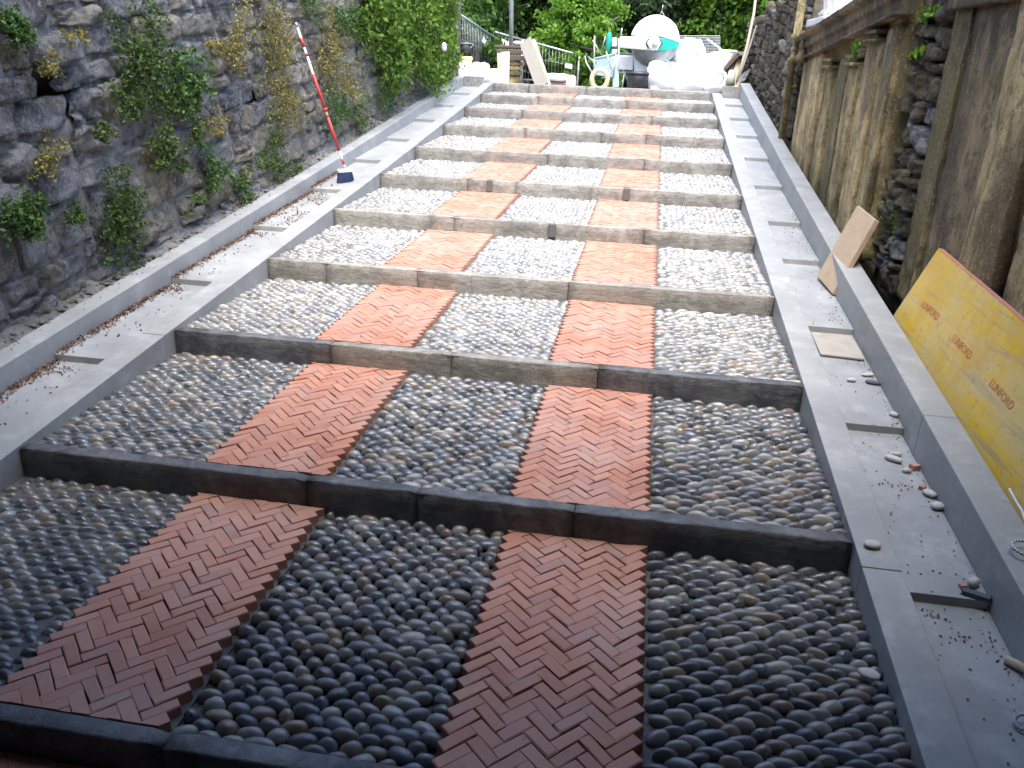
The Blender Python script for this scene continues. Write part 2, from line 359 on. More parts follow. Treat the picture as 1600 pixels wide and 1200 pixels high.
# ------------------------------------------------------------------ piece manager
def pieces(parent, name, lst, limit=300, minpx=6, rnd_from=0, labels=None):
    """lst: (V,F,mat,smooth,protoKey,Matrix). The largest in view become objects, the rest one stuff part per material."""
    sc = []
    for i, p in enumerate(lst):
        c = p[5].translation; q = pr(c); s = 0
        if q and -60 < q[0] < 1660 and -60 < q[1] < 1260:
            s = p[5].to_scale().length * (p[6] if len(p) > 6 else 1) / q[2]
        sc.append((s, i))
    sc.sort(reverse=True); big = [i for s, i in sc[:limit] if s * FPX >= minpx]; bs = set(big)
    cache = {}
    for i in big:
        V, F, mat, sm, key, M = lst[i][:6]
        k = (key, mat.name) if key is not None else None
        me = cache.get(k) if k else None
        if me is None:
            me = mk(V, F, mat, sm)
            if k: cache[k] = me
        link(name, me, parent, None, M)
    rest = {}
    for i in range(len(lst)):
        if i not in bs: rest.setdefault(lst[i][2].name, []).append(lst[i])
    for mnm, L in rest.items():
        VV = []; FF = []; RR = []; b = 0; sm = L[0][3]
        for p in L:
            V = np.asarray(p[0]); Mx = np.array(p[5]); W = V @ Mx[:3, :3].T + Mx[:3, 3]
            VV.append(W); FF += [tuple(b + j for j in f) for f in p[1]]; RR.append(np.full(len(V), random.random())); b += len(V)
        me = mk(np.vstack(VV), FF, L[0][2], sm, np.concatenate(RR))
        link(name, me, parent, 'stuff')

# ------------------------------------------------------------------ ground
def gz(x, y):
    lane = zr(min(y, 12.07)) - .3 if y < 12.2 else 1.19 - .03 * (min(y, 26) - 12.2)
    if y > 26: lane = .78 + min((y - 26) * .16, 12)
    t = 0
    if x < -1.1: t = min(1, (-1.1 - x) / .3); top = max(2.9, lane)
    elif x > 4.3: t = min(1, (x - 4.3) / .3); top = max(2.2, lane)
    if t and y < 12.6: return lane * (1 - t) + top * t
    if t: 
        f = max(0, 1 - (y - 12.6) / 4.0); return lane + (top - lane) * t * f
    return lane
xs = np.unique(np.concatenate([np.linspace(-300, -12, 14), np.linspace(-12, -1.4, 14), [-1.1], np.linspace(-.9, 4.1, 8), [4.3, 4.6], np.linspace(5, 14, 12), np.linspace(14, 300, 14)]))
ys = np.unique(np.concatenate([np.linspace(-200, -8, 8), np.linspace(-7.5, 12.0, 30), [12.1, 12.25, 12.6], np.linspace(13, 60, 40), np.linspace(60, 420, 16)]))
G = [(x, y, gz(x, y) + (mn.noise(Vector((x * .4, y * .4, 0))) * .05 if y > 14 else 0)) for y in ys for x in xs]
nx = len(xs); GF = [(j * nx + i, j * nx + i + 1, (j + 1) * nx + i + 1, (j + 1) * nx + i) for j in range(len(ys) - 1) for i in range(nx - 1)]
o = link('ground', mk(G, GF, GROUND, True), None, 'structure'); setp(o, 'earth and grass ground under and around the stepped ramp', 'ground')

# ------------------------------------------------------------------ stepped ramp: kerb stones
ramp = empty('stepped_ramp', (1.5, 1.35, .037), 'row of grey sandstone step kerbs crossing the paved ramp', 'ramp', None, 'structure')
JO = {6: [.25, 1.22, 2.1], 7: [1.13, 1.54, 2.09], 8: [.81, 1.4, 2.09], 9: [.37, .94, 1.84], 10: [.9, 1.61, 2.25], 11: [.76, 1.17, 2.08], 12: [1.29, 2.2], 13: [.9, 1.72, 2.19], 14: [.7, 1.44, 2.23], 15: [.76, 1.9], 16: [.5, 1.3, 2.2]}
def rough_block(x0, x1, y0, y1, zt, h, nxx=14, amp=.004, fr=14, round_=.006, seed=0):
    """kerb block as a displaced grid box with soft worn arrises"""
    n = max(4, int((x1 - x0) / .05)); prof = []
    for (yy, zz) in [(y0, zt - h), (y0, zt - h * .6), (y0, zt - h * .3), (y0, zt - round_), (y0 + round_ * .4, zt - round_ * .3), (y0 + round_, zt), (y1 - round_, zt), (y1, zt - round_), (y1, zt - h)]:
        prof.append((yy, zz))
    V = []; F = []
    for i in range(n + 1):
        x = x0 + (x1 - x0) * i / n
        e = round_ * .8 if i in (0, n) else 0
        for j, (yy, zz) in enumerate(prof):
            p = Vector((x * fr, yy * fr + seed, zz * fr)); a = mn.noise(p) * amp + mn.noise(p * 3) * amp * .5
            ty = yy + (a * 1.3 if j < 5 else a * .3) + (e if j < 5 else -e); tz = zz + (a * .8 if 3 <= j <= 7 else 0) - (e if 3 <= j <= 7 else 0)
            V.append((x, ty, tz))
    m = len(prof)
    for i in range(n):
        for j in range(m - 1): F.append((i * m + j, (i + 1) * m + j, (i + 1) * m + j + 1, i * m + j + 1))
    F.append(tuple(range(m))); F.append(tuple(n * m + j for j in reversed(range(m))))
    return V, F
for k, (y, z) in enumerate(zip(YK, ZK)):
    cuts = [0.003] + JO.get(k, [1.0, 2.0]) + [2.997]
    for i in range(len(cuts) - 1):
        a, b = cuts[i] + .002, cuts[i + 1] - .002
        dz = random.uniform(-.003, .003); dy = random.uniform(-.004, .004)
        V, F = rough_block(a, b, y + dy, y + .058 + (.2 if k == 16 else 0), z + dz, .17, seed=k * 3 + i, amp=.0022 if k != 7 or i != 3 else .005)
        V = np.array(V); c = np.array([(a + b) / 2, y + .03, z - .08])
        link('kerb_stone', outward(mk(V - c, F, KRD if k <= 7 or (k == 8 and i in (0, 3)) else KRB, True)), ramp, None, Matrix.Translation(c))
for kk, xj in ((10, 1.61), (11, 2.08), (11, .95)):
    m = MB(); m.box((xj, YK[kk] + .004, ZK[kk] - .05), (.05, .03, .1)); m.obj('mortar_patch', m_plain('dark_mortar_patch', (.13, .125, .115), .9), ramp, bevel=.008)
# sub-base under everything
for (bx0, bx1, dn, df) in ((-.0, .7, .02, .022), (.7, 1.2, .03, .022), (1.2, 1.85, .038, .02), (1.85, 2.345, .03, .022), (2.345, 3.0, .032, .022)):
    mb = MB()
    for k in range(len(YK) - 1):
        dz = dn if k <= 6 else (dn + df) / 2 if k == 7 else df
        y0, y1 = YK[k], YK[k + 1]; z0 = ZK[k] - dz - .004; z1 = ZK[k + 1] - RISE - dz
        mb.hexa([(bx0, y0, z0 - .15), (bx1, y0, z0 - .15), (bx1, y1, z1 - .15), (bx0, y1, z1 - .15), (bx0, y0 + .03, z0), (bx1, y0 + .03, z0), (bx1, y1 + .03, z1), (bx0, y1 + .03, z1)])
    mb.obj('mortar_bed', BED, ramp)


# ------------------------------------------------------------------ pebble and brick prototypes
def pebble_proto(n, m, seed):
    rr = random.Random(seed); V = []; F = []
    ex = rr.uniform(2.0, 2.7); off = Vector((seed * 3.1, 0, 0)); sk = rr.uniform(-.12, .12)
    rows = [(-.25, 1.0 - .05)] + [(math.sin(math.pi / 2 * i / m), math.cos(math.pi / 2 * i / m)) for i in range(m)]
    for h, r in rows:
        for k in range(n):
            t = 2 * math.pi * k / n; c, s = math.cos(t), math.sin(t)
            x = math.copysign(abs(c) ** (2 / ex), c) * r; y = math.copysign(abs(s) ** (2 / ex), s) * r
            x += y * sk; p = Vector((x, y, h)); p *= 1 + .13 * mn.noise(p * 1.1 + off); V.append(p)
    top = Vector((0, 0, 1)); top *= 1 + .13 * mn.noise(top * 1.1 + off); V.append(top)
    L = len(rows)
    for i in range(L - 1):
        for k in range(n):
            k2 = (k + 1) % n; F.append((i * n + k, i * n + k2, (i + 1) * n + k2, (i + 1) * n + k))
    for k in range(n): F.append(((L - 1) * n + k, (L - 1) * n + (k + 1) % n, len(V) - 1))
    return np.array([tuple(v) for v in V]), F
PP_HI = [pebble_proto(12, 4, i) for i in range(20)]; PP_LO = [pebble_proto(8, 2, 50 + i) for i in range(12)]
def brick_proto(seed, L, W, H):
    rr = random.Random(seed); l, w_ = L / 2 - rr.uniform(.0008, .003), W / 2 - rr.uniform(.0008, .0022); c = rr.uniform(.0015, .0035)
    j = lambda: rr.uniform(-.0018, .0018)
    V = []
    for x, y in ((-l, -w_), (l, -w_), (l, w_), (-l, w_)): V.append((x + j(), y + j(), -H))
    for x, y in ((-l, -w_), (l, -w_), (l, w_), (-l, w_)): V.append((x + j(), y + j(), -c))
    for x, y in ((-l + c, -w_ + c), (l - c, -w_ + c), (l - c, w_ - c), (-l + c, w_ - c)): V.append((x + j(), y + j(), rr.uniform(-.0006, .0006)))
    F = [(0, 1, 5, 4), (1, 2, 6, 5), (2, 3, 7, 6), (3, 0, 4, 7), (4, 5, 9, 8), (5, 6, 10, 9), (6, 7, 11, 10), (7, 4, 8, 11), (8, 9, 10, 11)]
    return np.array(V), F
BL, BW = .0985, .038
BP = [brick_proto(i, BL, BW, .055) for i in range(30)]

def relax(P, lx, ly, x0, x1, y0, y1, it=22):
    S = np.array([lx, ly]); Q = P / S; lo = np.array([x0, y0]) / S + .42; hi = np.array([x1, y1]) / S - .42
    for _ in range(it):
        D = Q[:, None] - Q[None]; d = np.sqrt((D ** 2).sum(2)) + 1e-6; np.fill_diagonal(d, 9)
        f = np.clip(1.02 - d, 0, None) * .38
        Q = Q + (D / d[..., None] * f[..., None]).sum(1)
        Q = np.clip(Q, lo, hi)
    return Q * S
BEDS = [(0.0, .70, 'left'), (1.20, 1.85, 'middle'), (2.345, 3.0, 'right')]
STRIPS = [.70, 1.85]
ORD = ['nearest', 'second nearest', 'third nearest', 'fourth nearest', 'fifth nearest', 'sixth nearest', 'seventh nearest', 'eighth nearest', 'ninth nearest', 'tenth nearest', 'topmost']
for k in range(len(YK) - 1):
    if k < 3: continue
    ya, yb = YK[k] + .058, YK[k + 1]; za = ZK[k] - .004; zb = ZK[k + 1] - RISE
    sl = (zb - za) / (yb - ya); tilt = math.atan(sl)
    zt = lambda y: za + (y - ya) * sl
    vis = k >= 6
    if vis: lab = 'pebble and herringbone brick tread, %s full one up the ramp' % ORD[k - 6]
    else: lab = 'pebble and brick tread behind the kerb below the camera'
    tr = empty('ramp_tread', (1.5, (ya + yb) / 2, zt((ya + yb) / 2)), lab, 'paving', 'paved treads of the ramp', 'structure')
    Rt = Matrix.Rotation(tilt, 4, 'X')
    lst = []
    for bi, (x0, x1, nm) in enumerate(BEDS):
        rd = 1.0 if bi != 1 else 1.12
        lx, ly = (.066, .061, .073)[bi], (.0325, .036, .0305)[bi]
        ny = int((yb - ya) / (ly * .87)); nxp = max(3, int((x1 - x0) / (lx * 1.0)))
        P = [(x0 + (i + .5 + (.5 if j % 2 else 0) + random.uniform(-.3, .3)) / nxp * (x1 - x0), ya + (j + .5 + random.uniform(-.3, .3)) / ny * (yb - ya)) for j in range(ny) for i in range(nxp)]
        P = relax(np.array(P), lx, ly, x0 - .008, x1 + .008, ya - .006, yb + .006)
        for (x, y) in P:
            edge = min(x - x0, x1 - x)
            s = random.gauss(1, .16); s = min(max(s, .62), 1.4)
            hx = lx * .5 * s * random.uniform(.92, 1.12) * (.85 if edge < .03 else 1); hy = ly * .5 * random.uniform(.98, 1.22) * (.9 + .1 * s) * (1 if bi != 1 else .98)
            hz = random.uniform(.020, .030) * (1.0 if bi != 2 else 1.05)
            ang = random.gauss(0, .2) + (.12 if bi == 2 else 0)
            PR = PP_HI if k <= 9 else PP_LO; pi_ = random.randrange(len(PR))
            z = zt(y) - hz + random.uniform(-.004, .004) - (.006 if bi < 1 and k >= 6 else .001)
            M = Matrix.Translation((x, y, z)) @ Rt @ Matrix.Rotation(ang - .0, 4, 'Z') @ Matrix.Rotation(random.gauss(0, .16), 4, 'X') @ Matrix.Rotation(random.gauss(0, .08), 4, 'Y') @ Matrix.Diagonal((hx * (1 if random.random() < .5 else -1), hy, hz, 1))
            if M.determinant() < 0: M = M @ Matrix.Diagonal((-1, 1, 1, 1))
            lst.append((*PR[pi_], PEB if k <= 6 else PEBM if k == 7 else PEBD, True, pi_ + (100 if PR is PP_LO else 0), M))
    pieces(tr, 'pebble', lst, 300 if 6 <= k <= 11 else 0, 8)
    lst = []
    sq = math.sqrt(.5)
    for x0 in STRIPS:
        pitch = BL / math.sqrt(2); per = BW * math.sqrt(2)
        cx0 = x0 + (BL + BW) * sq / 2 - .002
        for c in range(7):
            x = cx0 + c * (.5 - (BL + BW) * sq) / 6
            # herringbone: vertical phase of every column follows from the lattice
            ph = (c % 2) * ((BL - BW) * sq * 1.0 + 0) 
            ph = 0 if c % 2 == 0 else per / 2
            nn = int((yb - ya) / per) + 3
            for j in range(-2, nn):
                y = ya + j * per + (ph % per) + random.uniform(-.0008, .0008)
                hl = (BL + BW) * sq / 2
                clipped = False
                if y + hl > yb - .001 or y - hl < ya + .001:
                    if y - hl > yb - .008 or y + hl < ya + .008: continue
                    clipped = True
                ang = R(45) if c % 2 == 0 else R(-45)
                xx = x; 
                bz = zt(y) + random.uniform(-.0022, .0022) + .002
                M = Matrix.Translation((xx, y, bz)) @ Rt @ Matrix.Rotation(ang + random.gauss(0, .02), 4, 'Z') @ Matrix.Rotation(random.gauss(0, .02), 4, 'X') @ Matrix.Rotation(random.gauss(0, .008), 4, 'Y')
                bi = random.randrange(len(BP))
                if not clipped: lst.append((*BP[bi], BRK, False, bi, M, .05)); continue
                ca, sa = math.cos(ang), math.sin(ang); l_, w_ = BL / 2 - .001, BW / 2 - .0009
                poly = [(a_ * ca - b_ * sa, a_ * sa + b_ * ca) for a_, b_ in ((-l_, -w_), (l_, -w_), (l_, w_), (-l_, w_))]
                for sg, lim in ((1, ya + .001 - y), (-1, -(yb - .001 - y))):
                    o_ = []
                    for i_ in range(len(poly)):
                        p_, q_ = poly[i_], poly[(i_ + 1) % len(poly)]; dp, dq = sg * p_[1] - lim, sg * q_[1] - lim
                        if dp >= 0: o_.append(p_)
                        if dp * dq < 0: t_ = dp / (dp - dq); o_.append((p_[0] + (q_[0] - p_[0]) * t_, p_[1] + (q_[1] - p_[1]) * t_))
                    poly = o_
                    if len(poly) < 3: break
                if len(poly) < 3: continue
                n_ = len(poly); VV = [(a_, b_, -.055) for a_, b_ in poly] + [(a_, b_, 0) for a_, b_ in poly]
                FF = [tuple(n_ + i_ for i_ in range(n_))] + [(i_, (i_ + 1) % n_, n_ + (i_ + 1) % n_, n_ + i_) for i_ in range(n_)]
                lst.append((np.array(VV), FF, BRK, False, None, Matrix.Translation((xx, y, bz)) @ Rt, .03))
    pieces(tr, 'brick', lst, 300 if 6 <= k <= 12 else 0, 8)

# ------------------------------------------------------------------ gutters
GX = {'left': dict(rim=(-.125, .0), ch=(-.385, -.125), kb=(-.5, -.385), kh=.085), 'right': dict(rim=(3.0, 3.12), ch=(3.12, 3.352), kb=(3.352, 3.478), kh=.142)}
YE = 12.02
def sloped(mb, x0, x1, y0, y1, dz0, dz1, h, dzb=None, g=.0015, tx=0):
    a, b = zr(y0) + dz0, zr(y1) + dz1
    y0 += g; y1 -= g
    mb.hexa([(x0, y0, a - h), (x1, y0, a - h), (x1, y1, b - h), (x0, y1, b - h), (x0, y0, a), (x1, y0, a), (x1, y1, b), (x0, y1, b)])
for side, gd in GX.items():
    gt = empty('gutter', ((gd['ch'][0] + gd['ch'][1]) / 2, 1.5, zr(1.5)), 'grey slab gutter channel beside the %s edge of the ramp%s' % (side, ', with leaf litter' if side == 'left' else ', with loose pebbles'), 'gutter', None, 'structure')
    rimj = {'left': [-5, -2, 1.0, 3.483, 5.9, 8.3, 10.4, YE], 'right': [-5, -2.2, .2, 2.336, 4.75, 7.2, 9.6, YE]}[side]
    for a, b in zip(rimj[:-1], rimj[1:]):
        m = MB(); ysub = [a] + [y for y in YK if a + .05 < y < b - .05] + [b]
        for i, (p, q) in enumerate(zip(ysub[:-1], ysub[1:])): sloped(m, *gd['rim'], p, q, .001, .001, .2, g=.001 if False else 0)
        # merge sub-hexas into a single strip
        V = []; F = []
        for i, y in enumerate(ysub):
            yy = y + (.0015 if i == 0 else -.0015 if i == len(ysub) - 1 else 0); z = zr(y) + .001 + (.0015 * (rimj.index(a) % 2))
            V += [(gd['rim'][0], yy, z - .2), (gd['rim'][1], yy, z - .2), (gd['rim'][1], yy, z), (gd['rim'][0], yy, z)]
        for i in range(len(ysub) - 1):
            for j in range(4): F.append((i * 4 + j, i * 4 + (j + 1) % 4, (i + 1) * 4 + (j + 1) % 4, (i + 1) * 4 + j))
        F += [(3, 2, 1, 0), tuple(len(V) - 4 + j for j in range(4))]
        m = MB(); m.add(V, F); m.obj('rim_slab', SLB, gt, bevel=.003)
    kj = {'left': [-5, -2, .7, 2.6, 5.1, 7.4, 9.6, YE], 'right': [-5, -1.6, .8, 3.109, 5.3, 7.6, 9.9, YE]}[side]
    for a, b in zip(kj[:-1], kj[1:]):
        ysub = [a] + [y for y in YK if a + .05 < y < b - .05] + [b]; V = []; F = []
        for i, y in enumerate(ysub):
            yy = y + (.0015 if i == 0 else -.0015 if i == len(ysub) - 1 else 0); z = zr(y) + gd['kh']; x0, x1 = gd['kb']
            V += [(x0, yy, z - .32), (x1, yy, z - .32), (x1, yy, z), (x0, yy, z)]
        for i in range(len(ysub) - 1):
            for j in range(4): F.append((i * 4 + j, i * 4 + (j + 1) % 4, (i + 1) * 4 + (j + 1) % 4, (i + 1) * 4 + j))
        F += [(3, 2, 1, 0), tuple(len(V) - 4 + j for j in range(4))]
        m = MB(); m.add(V, F); m.obj('kerb_slab', SLB, gt, bevel=.004)
    st = {'left': [-4.8, -3.6, -2.4, -1.3, -.2, .9, 2.05, 3.2, 4.22, 5.27, 6.3, 7.35, 8.3, 9.35, 10.3, 11.2, YE - .13], 'right': [-4.7, -3.5, -2.3, -1.1, 0, 1.12, 2.25, 3.27, 4.28, 5.36, 6.2, 7.25, 8.3, 9.35, 10.35, 11.25, YE - .13]}[side]
    for i, (a, b) in enumerate(zip(st[:-1], st[1:])):
        m = MB(); m.hexa([(gd['ch'][0] + .001, a, zr(a) - .1), (gd['ch'][1] - .001, a, zr(a) - .1), (gd['ch'][1] - .001, b + .02, zr(b) - .1), (gd['ch'][0] + .001, b + .02, zr(b) - .1),
                      (gd['ch'][0] + .001, a, zr(a) - .004), (gd['ch'][1] - .001, a, zr(a) - .004), (gd['ch'][1] - .001, b + .02, zr(b) - .034), (gd['ch'][0] + .001, b + .02, zr(b) - .034)])
        # near edge lies 3 cm over the slab below it
        for vi in (0, 1): x, y, z = m.V[vi]; m.V[vi] = (x, y, z)
        o = m.obj('channel_slab', SLB, gt, bevel=.002)
    m = MB(); m.box(((gd['ch'][0] + gd['ch'][1]) / 2, YE - .07, zr(YE) - .04), (gd['ch'][1] - gd['ch'][0] - .002, .12, .24 + (gd['kh'] - .08) * .5)); m.obj('end_block', CONC, gt, bevel=.004)
# small pale tile lying in the right channel
V = at_y(1309, 544, 4.06); tl = MB(); zt_ = .294
tl.hexa([(3.135, 3.955, zt_), (3.335, 3.935, zt_), (3.34, 4.25, zt_ + .012), (3.14, 4.27, zt_ + .012), (3.135, 3.955, zt_ + .01), (3.335, 3.935, zt_ + .01), (3.34, 4.25, zt_ + .024), (3.14, 4.27, zt_ + .024)])
setp(tl.obj('stone_tile', TAN, None, bevel=.002), 'small loose pale tile lying in the right gutter channel below the leaning tan slab', 'tile')

# ------------------------------------------------------------------ rubble walls
def stone_patch(P, depth, seed, nu=11, nv=8, rough=.02, edge_in=.025, sgn=1):
    """P: 4 corners (u,v) bl,br,tr,tl -> displaced pillow stone standing out of the plane"""
    V = []; F = []; cu = sum(p[0] for p in P) / 4; cv = sum(p[1] for p in P) / 4
    for j in range(nv + 1):
        for i in range(nu + 1):
            s = -1 + 2 * i / nu; t = -1 + 2 * j / nv
            # cluster rows near the edge
            s = math.copysign(abs(s) ** .75, s); t = math.copysign(abs(t) ** .75, t)
            ss = s * math.sqrt(1 - .13 * t * t); tt = t * math.sqrt(1 - .13 * s * s)
            a, b = (ss + 1) / 2, (tt + 1) / 2
            u = (P[0][0] * (1 - a) + P[1][0] * a) * (1 - b) + (P[3][0] * (1 - a) + P[2][0] * a) * b
            v = (P[0][1] * (1 - a) + P[1][1] * a) * (1 - b) + (P[3][1] * (1 - a) + P[2][1] * a) * b
            q = Vector((u * 7 + seed, v * 7, seed * .7))
            u += mn.noise(q * 1.6 + Vector((9, 0, 0))) * .024; v += mn.noise(q * 1.6 + Vector((0, 9, 0))) * .02
            e = max(abs(s), abs(t)); d = depth * (1 - e ** 8) + mn.noise(q * .9) * rough + (abs(mn.noise(q * 2.3)) - .25) * rough * 1.1 + mn.noise(q * 6) * rough * .3 - (edge_in if e > .999 else 0)
            V.append((sgn * d, u - cu, v - cv))
    for j in range(nv):
        for i in range(nu):
            a = j * (nu + 1) + i; f = (a, a + 1, a + nu + 2, a + nu + 1); F.append(f if sgn > 0 else f[::-1])
    return np.array(V), F, cu, cv
def rubble(root, X, sgn, Y0, Y1, zb, ztp, rowh, wid, mats, seed, limit=300, holes=(), depth=.035, rough=.02, joint=.012):
    rr = random.Random(seed); H = max(ztp(Y0) - zb(Y0), ztp(Y1) - zb(Y1)); cum = [0]
    while cum[-1] < H: cum.append(cum[-1] + rr.uniform(*rowh))
    lst = []
    def vline(i, u): return zb(u) + cum[i] + mn.noise(Vector((u * 1.5, i * 7.3 + seed, 0))) * .05 + mn.noise(Vector((u * 5, i * 3.3, seed))) * .02 if i else zb(u) - .05
    for i in range(len(cum) - 1):
        u = Y0; prev = 0
        while u < Y1 - .02:
            wd = rr.uniform(*wid) * (1.4 if rr.random() < .18 else 1); u2 = min(Y1, u + wd)
            if Y1 - u2 < wid[0] * .6: u2 = Y1
            sl = rr.uniform(-.035, .035) if u2 < Y1 else 0
            g = joint * rr.uniform(.4, 1.3) / 2
            def quad(a, b, pa, pb, lo, hi):
                return [(a - pa + g, lo(a) + g), (b - pb - g, lo(b) + g), (b + pb - g, hi(b) - g), (a + pa + g, hi(a) - g)]
            lo = lambda x: vline(i, x); hi = lambda x: vline(i + 1, x)
            subs = []
            if cum[i + 1] - cum[i] > rowh[1] * .72 and rr.random() < .38:
                f = rr.uniform(.35, .65); mid = lambda x: lo(x) * (1 - f) + hi(x) * f
                if rr.random() < .5:
                    um = u + (u2 - u) * rr.uniform(.35, .65)
                    subs = [quad(u, u2, prev, sl, lo, mid), quad(u, um, prev, 0, mid, hi), quad(um, u2, 0, sl, mid, hi)]
                else: subs = [quad(u, u2, prev, sl, lo, mid), quad(u, u2, prev, sl, mid, hi)]
            else: subs = [quad(u, u2, prev, sl, lo, hi)]
            for P in subs:
                cu = sum(p[0] for p in P) / 4; cv = sum(p[1] for p in P) / 4
                if cv > ztp(cu): continue
                if any((cu - h[0]) ** 2 / h[2] ** 2 + (cv - h[1]) ** 2 / h[3] ** 2 < 1 for h in holes): continue
                dep = depth * rr.uniform(.3, 1.5)
                V, F, cu, cv = stone_patch(P, dep, rr.uniform(0, 90), sgn=sgn, rough=rough * rr.uniform(.6, 1.4))
                m = mats(cu, cv, rr)
                lst.append((V, F, m, True, None, Matrix.Translation((X, cu, cv)), .3))
            u = u2; prev = sl
    pieces(root, 'stone', lst, limit, 8)
def backing(root, X, sgn, Y0, Y1, zb, ztp, mat, name='mortar', thick=.6, holes=(), amp=.02, step=.05):
    nu = int((Y1 - Y0) / step); nv = 50; V = []; F = []
    for j in range(nv + 1):
        for i in range(nu + 1):
            u = Y0 + (Y1 - Y0) * i / nu; v = zb(u) - .15 + (ztp(u) - zb(u) + .15) * j / nv
            q = Vector((u * 6, v * 6, 3)); d = mn.noise(q) * amp + mn.noise(q * 3) * amp * .6
            for h in holes:
                if abs(u - h[0]) < h[2] * .8 and abs(v - h[1]) < h[3] * .8: d -= .28
            V.append((X + sgn * d, u, v))
    n1 = nu + 1
    for j in range(nv):
        for i in range(nu):
            a = j * n1 + i; f = (a, a + 1, a + n1 + 1, a + n1); F.append(f if sgn > 0 else f[::-1])
    b = len(V)
    # closed back, top and ends
    Xb = X - sgn * thick
    ring = []
    for (u, vv) in [(Y0, zb(Y0) - .15), (Y1, zb(Y1) - .15), (Y1, ztp(Y1)), (Y0, ztp(Y0))]: V.append((Xb, u, vv)); ring.append(len(V) - 1)
    c0, c1, c2, c3 = 0, nu, nv * n1 + nu, nv * n1
    F += [tuple(ring), tuple([c3 + i for i in range(nu + 1)] + [ring[2], ring[3]]), tuple([j * n1 for j in range(nv + 1)] + [ring[3], ring[0]]), tuple([j * n1 + nu for j in range(nv + 1)] + [ring[2], ring[1]])]
    me = mk(V, F, mat, True); o = link(name, me, root)
    return o
XL = -.60
lw = empty('stone_wall', (XL, 5, zr(5)), 'tall dark rubble stone wall with plants growing along the left side of the ramp', 'wall')
zbL = lambda y: zr(y) - .02; ztL = lambda y: 3.3 if y < 8 else 3.3 - (y - 8) * .3
hL = [(3.79, 1.33, .2, .085), (5.9, 1.245, .17, .05)]
def matsL(u, v, rr):
    p = min(.95, max(.14, (u - 3.6) / 3.6 + (.15 if v < zr(u) + .5 else 0)))
    return SANDS if rr.random() < p else SLATE
rubble(lw, XL, 1, -5.2, 12.5, zbL, ztL, (.09, .24), (.13, .46), matsL, 11, 300, hL, .02, .036, .014)
backing(lw, XL - .012, 1, -5.2, 12.5, zbL, ztL, MORT, holes=hL, amp=.018)
# debris ledge between wall and gutter kerb
V = []; F = []; n = 300
for i in range(n + 1):
    y = -5 + 17 * i / n
    for j, x in enumerate((-.5, -.53, -.57, -.62)):
        V.append((x, y, zr(y) + [.055, .078, .085, .1][j] + mn.noise(Vector((x * 30, y * 9, 1))) * .014))
for i in range(n):
    for j in range(3): F.append((i * 4 + j, (i + 1) * 4 + j, (i + 1) * 4 + j + 1, i * 4 + j + 1))
o = link('rubble_debris', mk(V, F, MORT, True), None, 'stuff'); setp(o, 'strip of crumbled mortar between left gutter kerb and stone wall', 'debris')
DEB = [pebble_proto(6, 2, 300 + i) for i in range(6)]
def scatter(name, mat, pts, size, label, cat, flat=.5):
    VV = []; FF = []; RR = []; b = 0
    for (x, y, z) in pts:
        V, F = random.choice(DEB); s = random.uniform(*size)
        M = np.array((Matrix.Translation((x, y, z)) @ Matrix.Rotation(random.uniform(0, 6.3), 4, 'Z') @ Matrix.Diagonal((s, s * random.uniform(.5, .9), s * flat, 1))))
        VV.append(V @ M[:3, :3].T + M[:3, 3]); FF += [tuple(b + j for j in f) for f in F]; RR.append(np.full(len(V), random.random())); b += len(V)
    o = link(name, mk(np.vstack(VV), FF, mat, False, np.concatenate(RR)), None, 'stuff'); setp(o, label, cat)
scatter('stone_chips', SANDS, [(random.uniform(-.57, -.49), y, zr(y) + .085) for y in rng.uniform(2.4, 12, 500)], (.005, .022), 'small stone chips lying along the foot of the left stone wall', 'stones')

# ---- right side walls
XR = 3.60
zbR = lambda y: zr(y) + .02
fw = empty('rubble_wall', (XR, 10.5, zr(10.5)), 'brown rubble stone wall at the far right edge, beyond the ochre colonnette', 'wall')
ztF = lambda y: 2.26 + (12.8 - y) * .035
mB = lambda u, v, rr: BROWNS if rr.random() < .96 else SANDS
rubble(fw, XR - .02, -1, 8.66, 14.2, zbR, ztF, (.07, .17), (.1, .28), mB, 21, 260, (), .03, .035, .01)
backing(fw, XR, -1, 8.66, 14.2, zbR, ztF, MORTB, thick=.5)
mw_ = empty('rubble_pier', (XR, 4.9, zr(4.9)), 'dark rough rubble section of the right wall between two stucco pilaster groups', 'wall')
ztM = lambda y: 2.6
XM = 3.74
rubble(mw_, XM - .04, -1, 4.87, 5.5, zbR, ztM, (.07, .2), (.14, .34), lambda u, v, rr: SLATE if rr.random() < .1 else BROWNS, 31, 120, (), .035, .045, .01)
backing(mw_, XM - .02, -1, 4.87, 5.5, zbR, ztM, MORTB, thick=.4)
